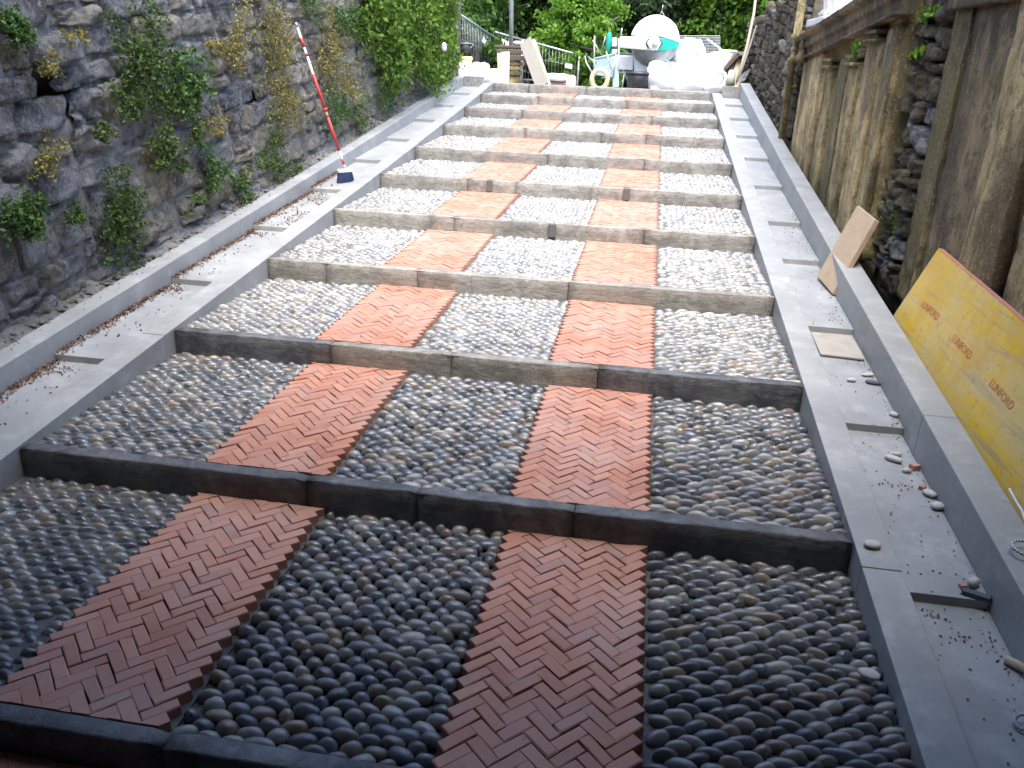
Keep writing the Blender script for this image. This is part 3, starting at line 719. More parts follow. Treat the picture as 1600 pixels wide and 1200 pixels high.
def stucco(mb, X0, X1, Y0, Y1, z0, z1, n=10, amp=.006, seed=0, bow=0, nv=26):
    """front face at X0 (towards the ramp), back X1; bow rounds the front"""
    V = []; F = []; nu = n
    for j in range(nv + 1):
        for i in range(nu + 1):
            a = i / nu; u = Y0 + (Y1 - Y0) * a; zlo = z0(u) if callable(z0) else z0; zhi = z1(u) if callable(z1) else z1
            v = zlo + (zhi - zlo) * j / nv; q = Vector((u * 9, v * 9, seed)); d = mn.noise(q) * amp + mn.noise(q * 2.7) * amp * .6 + bow * math.sin(math.pi * a)
            V.append((X0 - d, u, v))
    n1 = nu + 1
    for j in range(nv):
        for i in range(nu): a = j * n1 + i; F.append((a, a + n1, a + n1 + 1, a + 1))
    b = len(V)
    for j in (0, nv):
        for i in (0, nu): x, u, v = V[j * n1 + i]; V.append((X1, u, v))
    F.append(tuple([j * n1 for j in range(nv + 1)] + [b + 2, b])); F.append(tuple([j * n1 + nu for j in range(nv + 1)] + [b + 3, b + 1]))
    F.append(tuple([nv * n1 + i for i in range(nu + 1)] + [b + 3, b + 2])); F.append(tuple([i for i in range(nu + 1)] + [b + 1, b]))
    mb.add(V, F); return mb
ent = lambda y: 1.64 + (8.55 - y) * .075   # underside of the cornice climbs with the ramp's old balustrade
pw = empty('pilastered_wall', (XR, 7, zr(7)), 'weathered ochre and dark stucco wall with slim pilasters under a heavy cornice on the right', 'wall')
stucco(MB(), XR, XR + .4, 5.36, 8.66, zbR, lambda y: ent(y) + .18, 60, .012, 1).obj('wall_panel', PILT, pw, True)
def pil(y0, y1, pd, mat, bow=0, top=0, name='pilaster'):
    stucco(MB(), XR - pd, XR + .02, y0, y1, lambda y: zbR(y) - .02, lambda y: ent(y) - .002 - top, 8, .006, y0, bow).obj(name, mat, pw, True)
pil(7.5, 8.4, .05, PILL, .004); pil(7.0, 7.32, .04, PILT, .006, .16); pil(6.62, 6.9, .03, PILT, .004, .1); pil(6.2, 6.5, .04, PILT, .008, .2); pil(5.68, 6.05, .045, PILL, .012, .1); pil(5.37, 5.6, .04, PILT, .006, .05)
for (yc, zc, dd) in ((7.16, .16, .2), (6.35, .2, .17), (5.86, .1, .2)):
    m = MB()
    for hh, ww, pp in ((0, dd * 1.15, .085), (.024, dd * .8, .065), (.048, dd * .95, .085)):
        m.box((XR - pp / 2, yc, ent(yc) - zc + hh + .016), (pp, ww * 1.5, .022))
    m.obj('capital', PILT, pw, bevel=.008)
# cornice: profile extruded along the slope
prof = [(.0, 0), (.10, 0), (.10, .018), (.075, .03), (.075, .12), (.1, .14), (.1, .235), (.135, .25), (.15, .285), (.15, .3), (0, .3)]
V = []; F = []; N = 40
for i in range(N + 1):
    y = 5.30 + (8.72 - 5.30) * i / N
    for (dx, dz) in prof: V.append((XR - dx - mn.noise(Vector((y * 8, dz * 30, 2))) * .006, y, ent(y) + dz * .64 + mn.noise(Vector((y * 8, dz * 30, 5))) * .004))
m_ = len(prof)
for i in range(N):
    for j in range(m_ - 1): F.append((i * m_ + j, i * m_ + j + 1, (i + 1) * m_ + j + 1, (i + 1) * m_ + j))
F += [tuple(range(m_)), tuple(N * m_ + j for j in reversed(range(m_)))]
link('cornice', outward(mk(V, F, PILD, False)), pw)
# slim colonnette with ring mouldings at the far corner, and its shorter twin
for (yc, xc_, tall) in ((8.52, 3.47, True), (8.2, 3.49, False)):
    z0 = zr(yc) + .03; e = ent(yc)
    pf = [(.032, 0), (.03, e - z0 - .02), (.05, e - z0 - .01), (.055, e - z0 + .015), (.032, e - z0 + .035), (.026, e - z0 + .08), (.034, e - z0 + .09), (.034, e - z0 + .105), (.022, e - z0 + .13), (.028, e - z0 + .17), (.05, e - z0 + .19), (.05, e - z0 + .22)]
    if tall: pf += [(.036, e - z0 + .235), (.034, e - z0 + 1.0)]
    else: pf = [(.045, e - z0 - .04)] + pf[2:]
    m = MB(); m.lathe(pf, (xc_, yc, z0), n=14); m.obj('colonnette', PILT, pw, True)
# near group of big pilasters
nw = empty('stucco_wall', (XM, 3, zr(3)), 'tall pitted stucco wall with broad moulded pilasters at the near right, behind the yellow board', 'wall')
stucco(MB(), XM, XM + .4, -5, 4.866, lambda y: zr(y), 2.6, 120, .012, 4).obj('wall_panel', PILD, nw, True)
def npil(y0, y1, pd, mat, bow=0, z1=1.88): stucco(MB(), XM - pd, XM + .02, y0, y1, lambda y: zr(y) + .0, z1, 12, .008, y0, bow, 50).obj('pilaster', mat, nw, True)
npil(4.63, 4.865, .05, PILT, .004); npil(4.585, 4.61, .06, PILT, 0); npil(4.02, 4.56, .045, PILD, .004); npil(3.6, 3.98, .075, PILL, .02); npil(2.9, 3.52, .045, PILL, .008); npil(2.1, 2.8, .07, PILT, .01); npil(.6, 1.9, .05, PILT, .01)
m = MB(); 
for (z0, h, p) in ((1.88, .05, .1), (1.932, .1, .06), (2.034, .05, .12), (2.086, .12, .16)): m.box((XM - p / 2, 2.0, z0 + h / 2), (p, 5.7, h))
m.obj('cornice', PILD, nw, bevel=.008)
# white carved stone vase foot standing on the cornice
v = empty('carved_finial', (3.6, 7.6, ent(7.6) + .2), 'white fluted carved stone standing on top of the right cornice', 'stonework')
zf = ent(7.6) + .2
m = MB(); m.box((3.6, 7.7, zf + .03), (.26, .8, .06)); m.obj('plinth', WSTONE, v, bevel=.01)
m = MB(); m.lathe([(.17, .06), (.19, .08), (.15, .12), (.17, .25), (.22, .4), (.24, .55), (.2, .7), (.14, .8), (.05, .84)], (3.66, 7.55, zf), n=72, flute=.05, nf=14); m.obj('fluted_bowl', WSTONE, v, True)

# ------------------------------------------------------------------ archway overhead: unseen, added to shade the near end
blocker = empty('shade_blocker', (1.5, -2, 0), 'unseen vault added over the foot of the ramp to shade it', 'shade_blocker')
AY0, AY1 = -6.0, 2.05
V = []; F = []; na = 24
for (rad, dzz) in ((2.25, 0), (2.75, 0)):
    for yy in (AY0, AY1):
        for i in range(na + 1):
            t = math.pi * i / na; V.append((1.53 - rad * math.cos(t), yy, 2.3 + rad * .66 * math.sin(t)))
q = na + 1
for i in range(na):
    F += [(i, i + 1, q + i + 1, q + i), (2 * q + i, 3 * q + i, 3 * q + i + 1, 2 * q + i + 1), (q + i, q + i + 1, 3 * q + i + 1, 3 * q + i), (i, 2 * q + i, 2 * q + i + 1, i + 1)]
F += [(0, q, 3 * q, 2 * q), (na, 2 * q + na, 3 * q + na, q + na)]
link('vault', mk(V, F, PLAS, True), blocker)
m = MB(); m.box((-1.45, (AY0 + AY1) / 2 , 2.6), (.4, AY1 - AY0 - .01, 3.2)); m.obj('blocker_side', PLAS, blocker)
m = MB(); m.box((4.45, (AY0 + AY1) / 2 , 2.6), (.5, AY1 - AY0 - .01, 3.2)); m.obj('blocker_side', PLAS, blocker)
m = MB(); m.box((1.5, AY0 - .15, 1.4), (6, .3, 6)); m.obj('blocker_end', PLAS, blocker)

# ------------------------------------------------------------------ foliage
def leaves(name, C, S, mat, parent=None, up=.3, long=1.7, kind=None, face=None):
    """C (n,3) centres, S (n,) sizes; each leaf is a folded four-triangle blade"""
    n = len(C); C = np.asarray(C)
    D = rng.normal(size=(n, 3)); D[:, 2] -= .25; D /= np.linalg.norm(D, axis=1)[:, None]
    Nn = rng.normal(size=(n, 3)); Nn[:, 2] += up
    if face is not None: Nn += np.asarray(face)
    A = np.cross(D, Nn); A /= np.linalg.norm(A, axis=1)[:, None] + 1e-9; Nn = np.cross(A, D)
    S = np.asarray(S)[:, None]; L = D * S * long / 2; Wd = A * S / 2; H = Nn * S * .16
    V = np.stack([C - L, C + Wd - L * .1 + H, C + L, C - Wd - L * .1 + H], 1).reshape(-1, 3)
    i = np.arange(n)[:, None] * 4
    F = np.concatenate([i + np.array([[0, 1, 2]]), i + np.array([[0, 2, 3]])], 0)
    r = np.repeat(rng.random(n), 4)
    me = fast(V, F, mat, False, r)
    return link(name, me, parent, kind)
def clump(px, py, rpx, rpy, mat, n, size, label, X=XL + .04, out_=.06, cat='wall plant', nm='wall_plant', drop=.5, group=None):
    c = at_x(px, py, X); sc_ = np.linalg.norm(c - CAM) / FPX
    dn = abs((ray(px, py) / np.linalg.norm(ray(px, py)))[0])
    ry = rpx * sc_ / max(dn, .2) * .9; rz_ = rpy * sc_
    n = int(n * 1.9); size = size * .8; rpx *= .92; rpy *= .92
    k = max(3, n // 28); T = rng.normal(size=(k, 3)) * np.array([.25, .42, .42])
    idx = rng.integers(0, k, n)
    P = T[idx] + rng.normal(size=(n, 3)) * np.array([.35, .16, .16])
    P = np.clip(P, -1.05, 1.05)
    C = np.stack([X + out_ * (.35 + np.abs(P[:, 0])), c[1] + P[:, 1] * ry, c[2] + P[:, 2] * rz_ - np.abs(P[:, 0]) * drop * .05], 1) if X < 1 else np.stack([X - out_ * (.35 + np.abs(P[:, 0])), c[1] + P[:, 1] * ry, c[2] + P[:, 2] * rz_], 1)
    S = rng.uniform(.6, 1.3, n) * size
    e = empty(nm, (X, c[1], c[2] - rz_), label, cat, group)
    leaves('leaves', C, S, mat, e, kind='stuff')
    m = MB()
    for j in range(3):
        m = MB(); t = T[j % k]; b = Vector((X - (.03 if X < 1 else -.03), c[1] + t[1] * ry * .3, c[2] + t[2] * rz_ * .3))
        m.tube([b, Vector((X + (out_ if X < 1 else -out_) * .6, c[1] + t[1] * ry, c[2] + t[2] * rz_))], [.003, .0015], 4); m.obj('stem', LEAF_F, e)
    return e
G_ = 'plants rooted in the left stone wall'
LEAF_G = m_leaf('wall_plant_leaf', [(.035, .09, .02), (.055, .13, .03), (.09, .18, .04), (.05, .11, .03), (.13, .22, .06)])
CL = [
 (15, 38, 26, 26, LEAF_G, 420, .017, 'rounded green plant at the upper left corner of the left wall'),
 (20, 330, 30, 34, LEAF_G, 500, .02, 'green plant at the left picture edge halfway down the wall'),
 (215, 75, 42, 60, LEAF_F, 900, .018, 'bushy green plant high on the left wall, just left of the large leafed plant'),
 (285, 128, 38, 44, LEAF_G, 420, .027, 'large leafed bright green plant high on the left wall'),
 (200, 150, 36, 32, LEAF_F, 500, .018, 'low green tuft under the bushy plant, right of the dark square hole'),
 (262, 155, 34, 32, LEAF_F, 420, .02, 'dark green tuft hanging below the large leafed plant'),
 (185, 340, 34, 66, LEAF_F, 1000, .016, 'long dark fern hanging low on the left wall'),
 (115, 332, 18, 20, LEAF_F, 160, .016, 'little dark fern left of the long hanging fern'),
 (250, 225, 30, 32, LEAF_F, 420, .017, 'green tuft in the middle of the left wall under the large plant'),
 (278, 255, 10, 14, LEAF_F, 110, .017, 'tiny fern just below the middle tuft'),
 (328, 265, 20, 36, LEAF_G, 230, .022, 'bright pale green leafy plant above the gutter kerb'),
 (375, 285, 18, 26, LEAF_F, 280, .018, 'small fern above the gutter kerb beside the bright leafy plant'),
 (300, 310, 20, 14, LEAF_F, 120, .016, 'short grey green tuft at the foot of the left wall'),
 (62, 245, 26, 34, LEAF_Y, 240, .013, 'dry brownish flowering weed on the left part of the wall'),
 (65, 95, 20, 20, LEAF_Y, 160, .013, 'small dry tuft above the dark hole in the wall'),
 (150, 200, 14, 14, LEAF_F, 160, .016, 'small round green tuft right of and below the dark hole'),
 (108, 55, 14, 12, LEAF_Y, 110, .013, 'small brown tuft on a pale stone near the top left'),
 (365, 55, 22, 48, LEAF_Y, 480, .015, 'yellow green weed hanging high on the wall above the second hole'),
 (335, 65, 30, 18, LEAF_Y, 220, .013, 'wispy flowering weed beside the yellow green one'),
 (425, 60, 32, 70, LEAF_Y, 1000, .015, 'yellow flowering mat high on the wall left of the broom handle'),
 (440, 160, 30, 50, LEAF_Y, 650, .015, 'yellow flowering mat left of the middle of the broom handle'),
 (420, 210, 14, 40, LEAF_F, 300, .015, 'narrow green strand hanging under the yellow mat'),
 (512, 75, 26, 55, LEAF_Y, 900, .016, 'golden flowering mat right behind the broom handle'),
 (330, 190, 24, 20, LEAF_Y, 170, .014, 'dull green tuft left of the second hole'),
 (300, 205, 12, 22, LEAF_F, 150, .015, 'thin green tuft left of the dull one'),
 (455, 265, 22, 16, LEAF_F, 200, .016, 'low grey green tuft at the wall foot below the broom'),
 (425, 262, 14, 24, LEAF_F, 230, .016, 'grey green fern at the wall foot'),
 (400, 250, 12, 20, LEAF_F, 120, .015, 'small fern between two wall foot tufts'),
 (520, 165, 22, 32, LEAF_G, 420, .018, 'bright green tuft right of the broom handle'),
 (545, 130, 22, 28, LEAF_Y, 420, .016, 'mixed yellow green tuft right of the broom handle'),
 (560, 180, 18, 30, LEAF_F, 300, .018, 'grey green tuft near the wall foot beyond the broom'),
 (600, 155, 16, 26, LEAF_G, 420, .018, 'green tuft hanging below the big curtain of vines'),
 (540, 30, 24, 22, LEAF_G, 500, .02, 'green tuft at the top of the wall left of the vines'),
 (480, 10, 22, 20, LEAF_F, 260, .018, 'grey green tuft at the very top of the left wall'),
]
for c in CL: clump(*c, group=G_)
# curtain of vines
vn = empty('vine_curtain', (-.5, 10.3, 1.2), 'thick curtain of bright green vines covering the upper end of the left wall', 'vine')
n = 26000
k = 260
cy_ = rng.uniform(8.1, 11.5, k); low = np.interp(cy_, [8.1, 8.8, 9.6, 10.6, 12.7], [1.75, 1.3, 1.22, 1.28, 1.42]); cz_ = low + rng.random(k) ** .8 * (3.2 - low)
cx_ = -.55 + rng.random(k) * (.14 + .1 * np.sin((cy_ - 8) / 3.6 * math.pi))
i = rng.integers(0, k, n)
C = np.stack([cx_[i] + rng.normal(size=n) * .05, cy_[i] + rng.normal(size=n) * .12, cz_[i] + rng.normal(size=n) * .1], 1); C[:, 0] = np.maximum(C[:, 0], -.6)
leaves('leaves', C, rng.uniform(.02, .045, n), LEAF_V, vn, kind='stuff', face=(.4, -.2, .2))
i2 = rng.integers(0, k, 5000); C = np.stack([cx_[i2] - .04 + rng.normal(size=5000) * .03, cy_[i2] + rng.normal(size=5000) * .15, cz_[i2] - .05 + rng.normal(size=5000) * .12], 1)
leaves('leaves', C, rng.uniform(.02, .04, 5000), LEAF_F, vn, kind='stuff')
clump(1446, 25, 24, 22, LEAF_V, 130, .03, 'bright green sprig hanging from the top of the right wall', XM - .03, .07)
clump(1455, 80, 16, 14, LEAF_V, 60, .028, 'lower green sprig on the dark rubble of the right wall', XM - .03, .06)
clump(1408, 345, 16, 24, LEAF_F, 140, .02, 'small dark plant low on the rubble pier beside the leaning tan slab', XM - .03, .06)
clump(1238, 135, 12, 10, LEAF_Y, 110, .018, 'yellow green tuft beside the far colonnette', XR - .05, .05)
clump(1345, 75, 10, 14, LEAF_V, 50, .022, 'tiny yellow green sprig under the right cornice', XR - .12, .04)

def tree(name, x, y, h, cr, n, mat, label, cat='tree', z0=None, base=.25, ls=.09, tr=.14, seed=0, lean=(0, 0)):
    rr = np.random.default_rng(seed); z = gz(x, y) - .05 if z0 is None else z0
    e = empty(name, (x, y, z), label, cat, 'trees behind the top of the ramp')
    m = MB(); top = Vector((x + lean[0], y + lean[1], z + h * .8))
    mid = Vector((x + lean[0] * .3, y, z + h * .4))
    m.tube([(x, y, z), (x + .03, y, z + h * .15), mid, top], [tr, tr * .8, tr * .6, tr * .15], 9)
    tips = []
    for i in range(9):
        t = rr.uniform(.25, .8); b = Vector((x, y, z)).lerp(top, t); a = rr.uniform(0, 6.28); L = cr * rr.uniform(.5, .95)
        q = b + Vector((math.cos(a) * L, math.sin(a) * L, L * rr.uniform(.1, .6))); m.tube([b, b.lerp(q, .5) + Vector((0, 0, -.05 * L)), q], [tr * .35, tr * .22, tr * .06], 6); tips.append(q)
    m.obj('trunk', BARK, e, True)
    k = max(40, n // 90); th = rr.uniform(0, 6.28, k); cz = rr.uniform(0, 1, k); prof = np.sin(np.pi * np.clip(cz * .86 + .12, 0, 1)) ** .6
    rad = cr * prof * np.sqrt(rr.uniform(.15, 1, k)) * (1 + .25 * np.sin(th * 3 + seed))
    cc = np.stack([x + lean[0] * cz + rad * np.cos(th), y + rad * np.sin(th), z + h * (base + (1 - base) * cz)], 1)
    i = rr.integers(0, k, n); P = cc[i] + rr.normal(size=(n, 3)) * np.array([.2, .2, .14]) * cr * .5
    n2 = len(P); leaves('crown', P, rr.uniform(.6, 1.3, n) * ls, mat, e, kind='stuff', up=.9)
TR = [
 ('oak_tree', 2.2, 21.5, 6.5, 2.3, 26000, LEAF_D, 'dark dense evergreen oak right behind the concrete mixer', -.02),
 ('oak_tree', .2, 20.5, 6.0, 2.0, 22000, LEAF_D, 'dark green tree behind the galvanised pole', -.02),
 ('oak_tree', -2.3, 19, 6.0, 2.2, 22000, LEAF_M, 'deep green tree at far left behind the wooden post', -.02),
 ('oak_tree', 3.9, 26, 7.5, 2.0, 12000, LEAF_M, 'loose grey green tree with sky showing through, right of the mixer', .1),
 ('locust_tree', 5.4, 19, 5.0, 1.9, 15000, LEAF_B, 'bright green sunlit tree behind the big white bags, at right', -.02),
 ('locust_tree', 4.1, 21, 3.6, 1.5, 10000, LEAF_B, 'lower bright green tree just above the wire mesh sheet', 0),
 ('bay_shrub', .85, 16.6, 1.75, .85, 9000, LEAF_B, 'bright green bush behind the fence right of the leaning planks', -.02),
 ('bay_shrub', 1.15, 15.6, 1.2, .5, 4500, LEAF_B, 'low bright green bush behind the near fence post', -.02),
 ('bay_shrub', -.85, 14.9, 1.1, .55, 4200, LEAF_M, 'low dark bush behind the stack of old timbers', -.02),
 ('oak_tree', -.9, 24, 8, 2.4, 16000, LEAF_D, 'dark backdrop tree between the pole and the left post', .1),
 ('oak_tree', 1.3, 26, 8, 2.4, 16000, LEAF_D, 'dark backdrop tree behind the bright green bush', .1),
 ('oak_tree', 6.8, 24, 7, 2.6, 14000, LEAF_M, 'mid green tree at the far right above the rubble wall', .1),
]
for j, (nm, x, y, h, cr, n, mat, lab, b) in enumerate(TR): tree(nm, x, y, h, cr, int(n * 1.7), mat, lab, 'bush' if 'shrub' in nm else 'tree', seed=j + 3, base=max(.02, b), ls=(.05 if 'shrub' in nm else .068 if y < 22 else .1))
# hillside wood far behind, one mass
n = 42000; P = np.stack([rng.uniform(-45, 50, n), rng.uniform(32, 75, n), np.zeros(n)], 1)
hz = np.array([.78 + min((y - 26) * .16, 12) for y in P[:, 1]]); P[:, 2] = hz + rng.random(n) ** .7 * (3.0 + 1.2 * np.sin(P[:, 0] * .9) * np.sin(P[:, 1] * .7 + 1))
leaves('distant_wood', P, rng.uniform(.3, .6, n), LEAF_D, None, kind='stuff', up=.8); setp(bpy.data.objects['distant_wood'], 'dark wooded hillside far behind the ramp top', 'wood')

# ------------------------------------------------------------------ things on the ramp and gutters
def thing(mb, name, mat, label, cat, group=None, **k): return setp(mb.obj(name, mat, None, **k), label, cat, group)
# broom
bx = np.array([-.19, 6.56, zr(6.56) - .02]); tp = at_x(462, 35, XL + .12)
e = empty('broom', bx, 'broom with long red and white striped handle leaning on the left wall', 'broom')
hv = Vector(tp - bx - np.array([0, 0, .13])); b0 = Vector(bx) + Vector((0, 0, .13)); L = [0, .05, .1, .2, .5, .58, .76, .84, .93, 1.0]
cols = [WHITE, REDP, WHITE, REDP, REDP, REDP, WHITE, REDP, WHITE]
cols = [REDP, WHITE, REDP, WHITE, REDP, REDP, WHITE, REDP, STEEL]
L = [0, .035, .07, .13, .3, .62, .76, .83, .93, 1.0]; L = L[:1] + L[1:]
seq = [(0, .02, WHITE), (.02, .06, REDP), (.06, .12, WHITE), (.12, .36, REDP), (.36, .40, PINK), (.40, .66, REDP), (.66, .78, WHITE), (.78, .8, REDP), (.8, .84, WHITE), (.84, .9, REDP), (.9, .97, WHITE), (.97, 1, STEEL)]
hd = MB(); hd.tube([b0, b0 + hv * .0001, b0 + hv], .0095, 10)
hnd = hd.obj('handle', WHITE, e, True)
for a, b, mm in seq:
    if mm is WHITE: continue
    m = MB(); m.tube([b0 + hv * a, b0 + hv * b], .0112, 10); m.obj('stripe', mm, hnd, True)
m = MB(); m.tube([b0 + hv * .41, b0 + hv * .425], .02, 10); m.obj('ferrule', REDP, hnd, True)
m = MB(); m.box(bx + [0, 0, .1], (.04, .13, .03), Matrix.Rotation(R(-35), 3, 'Z')); m.obj('brush_block', WHITE, e, bevel=.008)
m = MB()
for i in range(260):
    q = Matrix.Rotation(R(-35), 3, 'Z') @ Vector((random.uniform(-.02, .02), random.uniform(-.06, .06), 0)); p = Vector(bx) + q
    m.tube([p + Vector((0, 0, .09)), p + Vector((q.x * .4 + random.uniform(-.006, .006), q.y * .15 + random.uniform(-.006, .006), .004))], [.003, .002], 3)
m.obj('bristles', NAVY, e, kind='stuff')
# leaning tan slab
A = Vector((3.29, 5.075, .428)); B = Vector((3.328, 4.785, .397)); U = Vector((.17, .07, .42)); nrm = (B - A).cross(U).normalized() * .032
if nrm.x < 0: nrm = -nrm
m = MB(); m.hexa([A, B, B + nrm, A + nrm, A + U, B + U, B + U + nrm, A + U + nrm]); thing(m, 'stone_slab', TANW, 'flat tan stone slab leaning across the right gutter kerb', 'slab', bevel=.004)
# yellow formwork board
e = empty('formwork_panel', (3.5, 3.2, zr(3.2)), 'worn yellow formwork board with red stencilled lettering leaning on the right wall', 'board')
P0 = Vector((3.502, 4.25, zr(4.25) + .06)); P1 = Vector((3.502, 2.02, zr(2.02) + .06)); T0 = Vector((3.62, 4.146, .813)); T1 = Vector((3.62, 1.90, .815 - 2.24 * .055))
dB = Vector((.02, -2.24, -2.24 * .06)); uB = T0 - P0; T1 = T0 + dB; P1 = P0 + dB - uB * .3; nn = (P1 - P0).cross(T0 - P0).normalized()
if nn.x > 0: nn = -nn
th_ = .026
m = MB(); m.hexa([P0 - nn * th_, P1 - nn * th_, P1, P0, T0 - nn * th_, T1 - nn * th_, T1, T0]); m.obj('board', YELW, e, bevel=.0015)
m = MB()
d = (T1 - T0).normalized(); up_ = (T0 - P0).normalized()
m.hexa([T0 - nn * (th_ + .001) + up_ * .0005, T1 - nn * (th_ + .001) + up_ * .0005, T1 + nn * .001 + up_ * .0005, T0 + nn * .001 + up_ * .0005, T0 - nn * (th_ + .001) + up_ * .004, T1 - nn * (th_ + .001) + up_ * .004, T1 + nn * .001 + up_ * .004, T0 + nn * .001 + up_ * .004])
m.obj('edge_strip', PINK, e)
def on_board(px, py):
    d_ = Vector(ray(px, py)); c = Vector(CAM); t = (P0 - c).dot(nn) / d_.dot(nn); return c + d_ * t
for (a, b) in (((1441, 474), (1466, 497)), ((1489, 527), (1517, 558)), ((1548, 597), (1582, 637))):
    pa, pb = on_board(*a), on_board(*b); cu = bpy.data.curves.new('stencil', 'FONT'); cu.body = 'LUNFORD'; cu.size = 1; cu.align_x = 'CENTER'; cu.align_y = 'CENTER'; cu.offset = .012
    to = bpy.data.objects.new('tmp', cu); COL.objects.link(to); bpy.context.view_layer.update()
    me = bpy.data.meshes.new_from_object(to.evaluated_get(bpy.context.evaluated_depsgraph_get())); bpy.data.objects.remove(to)
    xs_ = [v_.co.x for v_ in me.vertices]; wid = max(xs_) - min(xs_); xd = (pb - pa).normalized(); yd = nn.cross(xd).normalized(); sc_ = (pb - pa).length / wid
    me.materials.clear(); me.materials.append(REDF); mid = (pa + pb) / 2 + nn * .0012
    Mx = Matrix(((xd.x * sc_, yd.x * sc_ * .95, nn.x, mid.x), (xd.y * sc_, yd.y * sc_ * .95, nn.y, mid.y), (xd.z * sc_, yd.z * sc_ * .95, nn.z, mid.z), (0, 0, 0, 1)))
    link('stencil_lettering', me, e, None, Mx)
# loose pebbles on right gutter
PH = [pebble_proto(16, 7, 500 + i) for i in range(8)]
def full_pebble(x, y, z, a, b, c, ang, mat, label, i=0, cat='pebble', tilt=0):
    V, F = PH[i % 8]; V2 = V.copy(); V2[:, 2] = V2[:, 2]
    lowr = V.copy(); lowr[:, 2] *= -1
    n = len(V); VV = np.vstack([V[16:], lowr[16:]]) if False else np.vstack([V, lowr]); FF = list(F) + [tuple(n + j for j in f[::-1]) for f in F]
    VV = VV * np.array([a, b, c])
    o = link('loose_pebble', mk(VV, FF, mat, True), None, None, Matrix.Translation((x, y, z + c)) @ Matrix.Rotation(ang, 4, 'Z') @ Matrix.Rotation(tilt, 4, 'X')); return setp(o, label, cat, 'loose stones in the right gutter')
def chz(y, st=(-4.7, -3.5, -2.3, -1.1, 0, 1.12, 2.25, 3.27, 4.28, 5.36, 6.2)):
    for a, b in zip(st[:-1], st[1:]):
        if a <= y < b: return zr(a) - .004 + (zr(b) - .034 - zr(a) + .004) * (y - a) / (b + .02 - a)
    return zr(y)
LP = [(3.228, 3.69, .02, .014, .009, .1, PEBW, 'small oval pebble lying alone in the right gutter below the tile'),
      (3.315, 3.77, .03, .016, .008, .3, PEBW, 'flat pale pebble touching a darker one by the right kerb'),
      (3.318, 3.68, .033, .014, .009, -.2, DARKS, 'flat dark grey pebble in front of the pale one by the right kerb'),
      (3.333, 3.37, .018, .013, .01, -.6, PEBW, 'small grey pebble against the right kerb face'),
      (3.262, 3.045, .034, .016, .011, -.5, PEBW, 'long white pebble in the group of three in the right gutter'),
      (3.285, 3.09, .02, .012, .009, .1, PEBW, 'small white pebble behind the long white one'),
      (3.292, 2.97, .017, .012, .009, .2, PEBW, 'small squarish white pebble in front of the long white one'),
      (3.33, 2.815, .026, .017, .012, -.9, PEBW, 'pale flat pebble beside the broken brick bit by the right kerb'),
      (3.335, 2.735, .023, .02, .013, .2, PEBW, 'round pale grey pebble against the right kerb, nearest of its group')]
for i, (x, y, a, b, c, an, mt, lb) in enumerate(LP): full_pebble(x, y, chz(y), a, b, c, an, mt, lb, i)
full_pebble(3.05, 2.44, zr(2.44) + .001, .027, .019, .012, .1, PEBW, 'round pale pebble on the rim slab beside the near step kerb', 3)
full_pebble(2.945, 1.93, .052, .03, .021, .011, -.5, PEBW, 'pale flat pebble lying on the dark pebbles at the rim, near right', 5)
full_pebble(3.32, 2.315, chz(2.315), .022, .015, .015, .7, PEBW, 'angular white stone behind the dark slate chip', 6)
def chip(x, y, z, d, ang, mat, label, cat, name, j=.15):
    m = MB(); V = []
    for e_ in (-1, 1):
        for a, b in ((-1, -1), (1, -1), (1, 1), (-1, 1)): V.append(Vector((a * d[0] / 2 * random.uniform(1 - j, 1), b * d[1] / 2 * random.uniform(1 - j, 1), e_ * d[2] / 2 * random.uniform(1 - j, 1))))
    Mr = Matrix.Rotation(ang, 3, 'Z'); m.hexa([Mr @ v_ + Vector((x, y, z + d[2] / 2)) for v_ in V]); return thing(m, name, mat, label, cat, bevel=.002)
chip(3.327, 3.0, chz(3.0), (.035, .03, .022), .5, BRK, 'broken red brick piece against the right kerb', 'brick', 'brick_fragment')
chip(3.318, 2.86, chz(2.86), (.028, .022, .016), 1.0, BRK, 'small brick bit beside the pale flat pebble', 'brick', 'brick_fragment')
chip(3.285, 2.3, chz(2.3), (.02, .018, .014), .3, BRK, 'tiny red brick bit next to the dark slate chip', 'brick', 'brick_fragment')
chip(3.312, 2.262, chz(2.262), (.085, .026, .016), -.35, DARKS, 'dark slate chip lying at the near step of the right gutter', 'slate', 'slate_chip')
m = MB(); m.tube([(3.32, 2.03, chz(2.03) + .014), (3.4, 1.96, chz(1.96) + .02), (3.46, 1.9, chz(1.9) + .03)], [.012, .014, .013], 10); thing(m, 'wooden_stick', WOODL, 'short pale wooden stick end in the gutter at the right picture edge', 'stick', smooth=True)
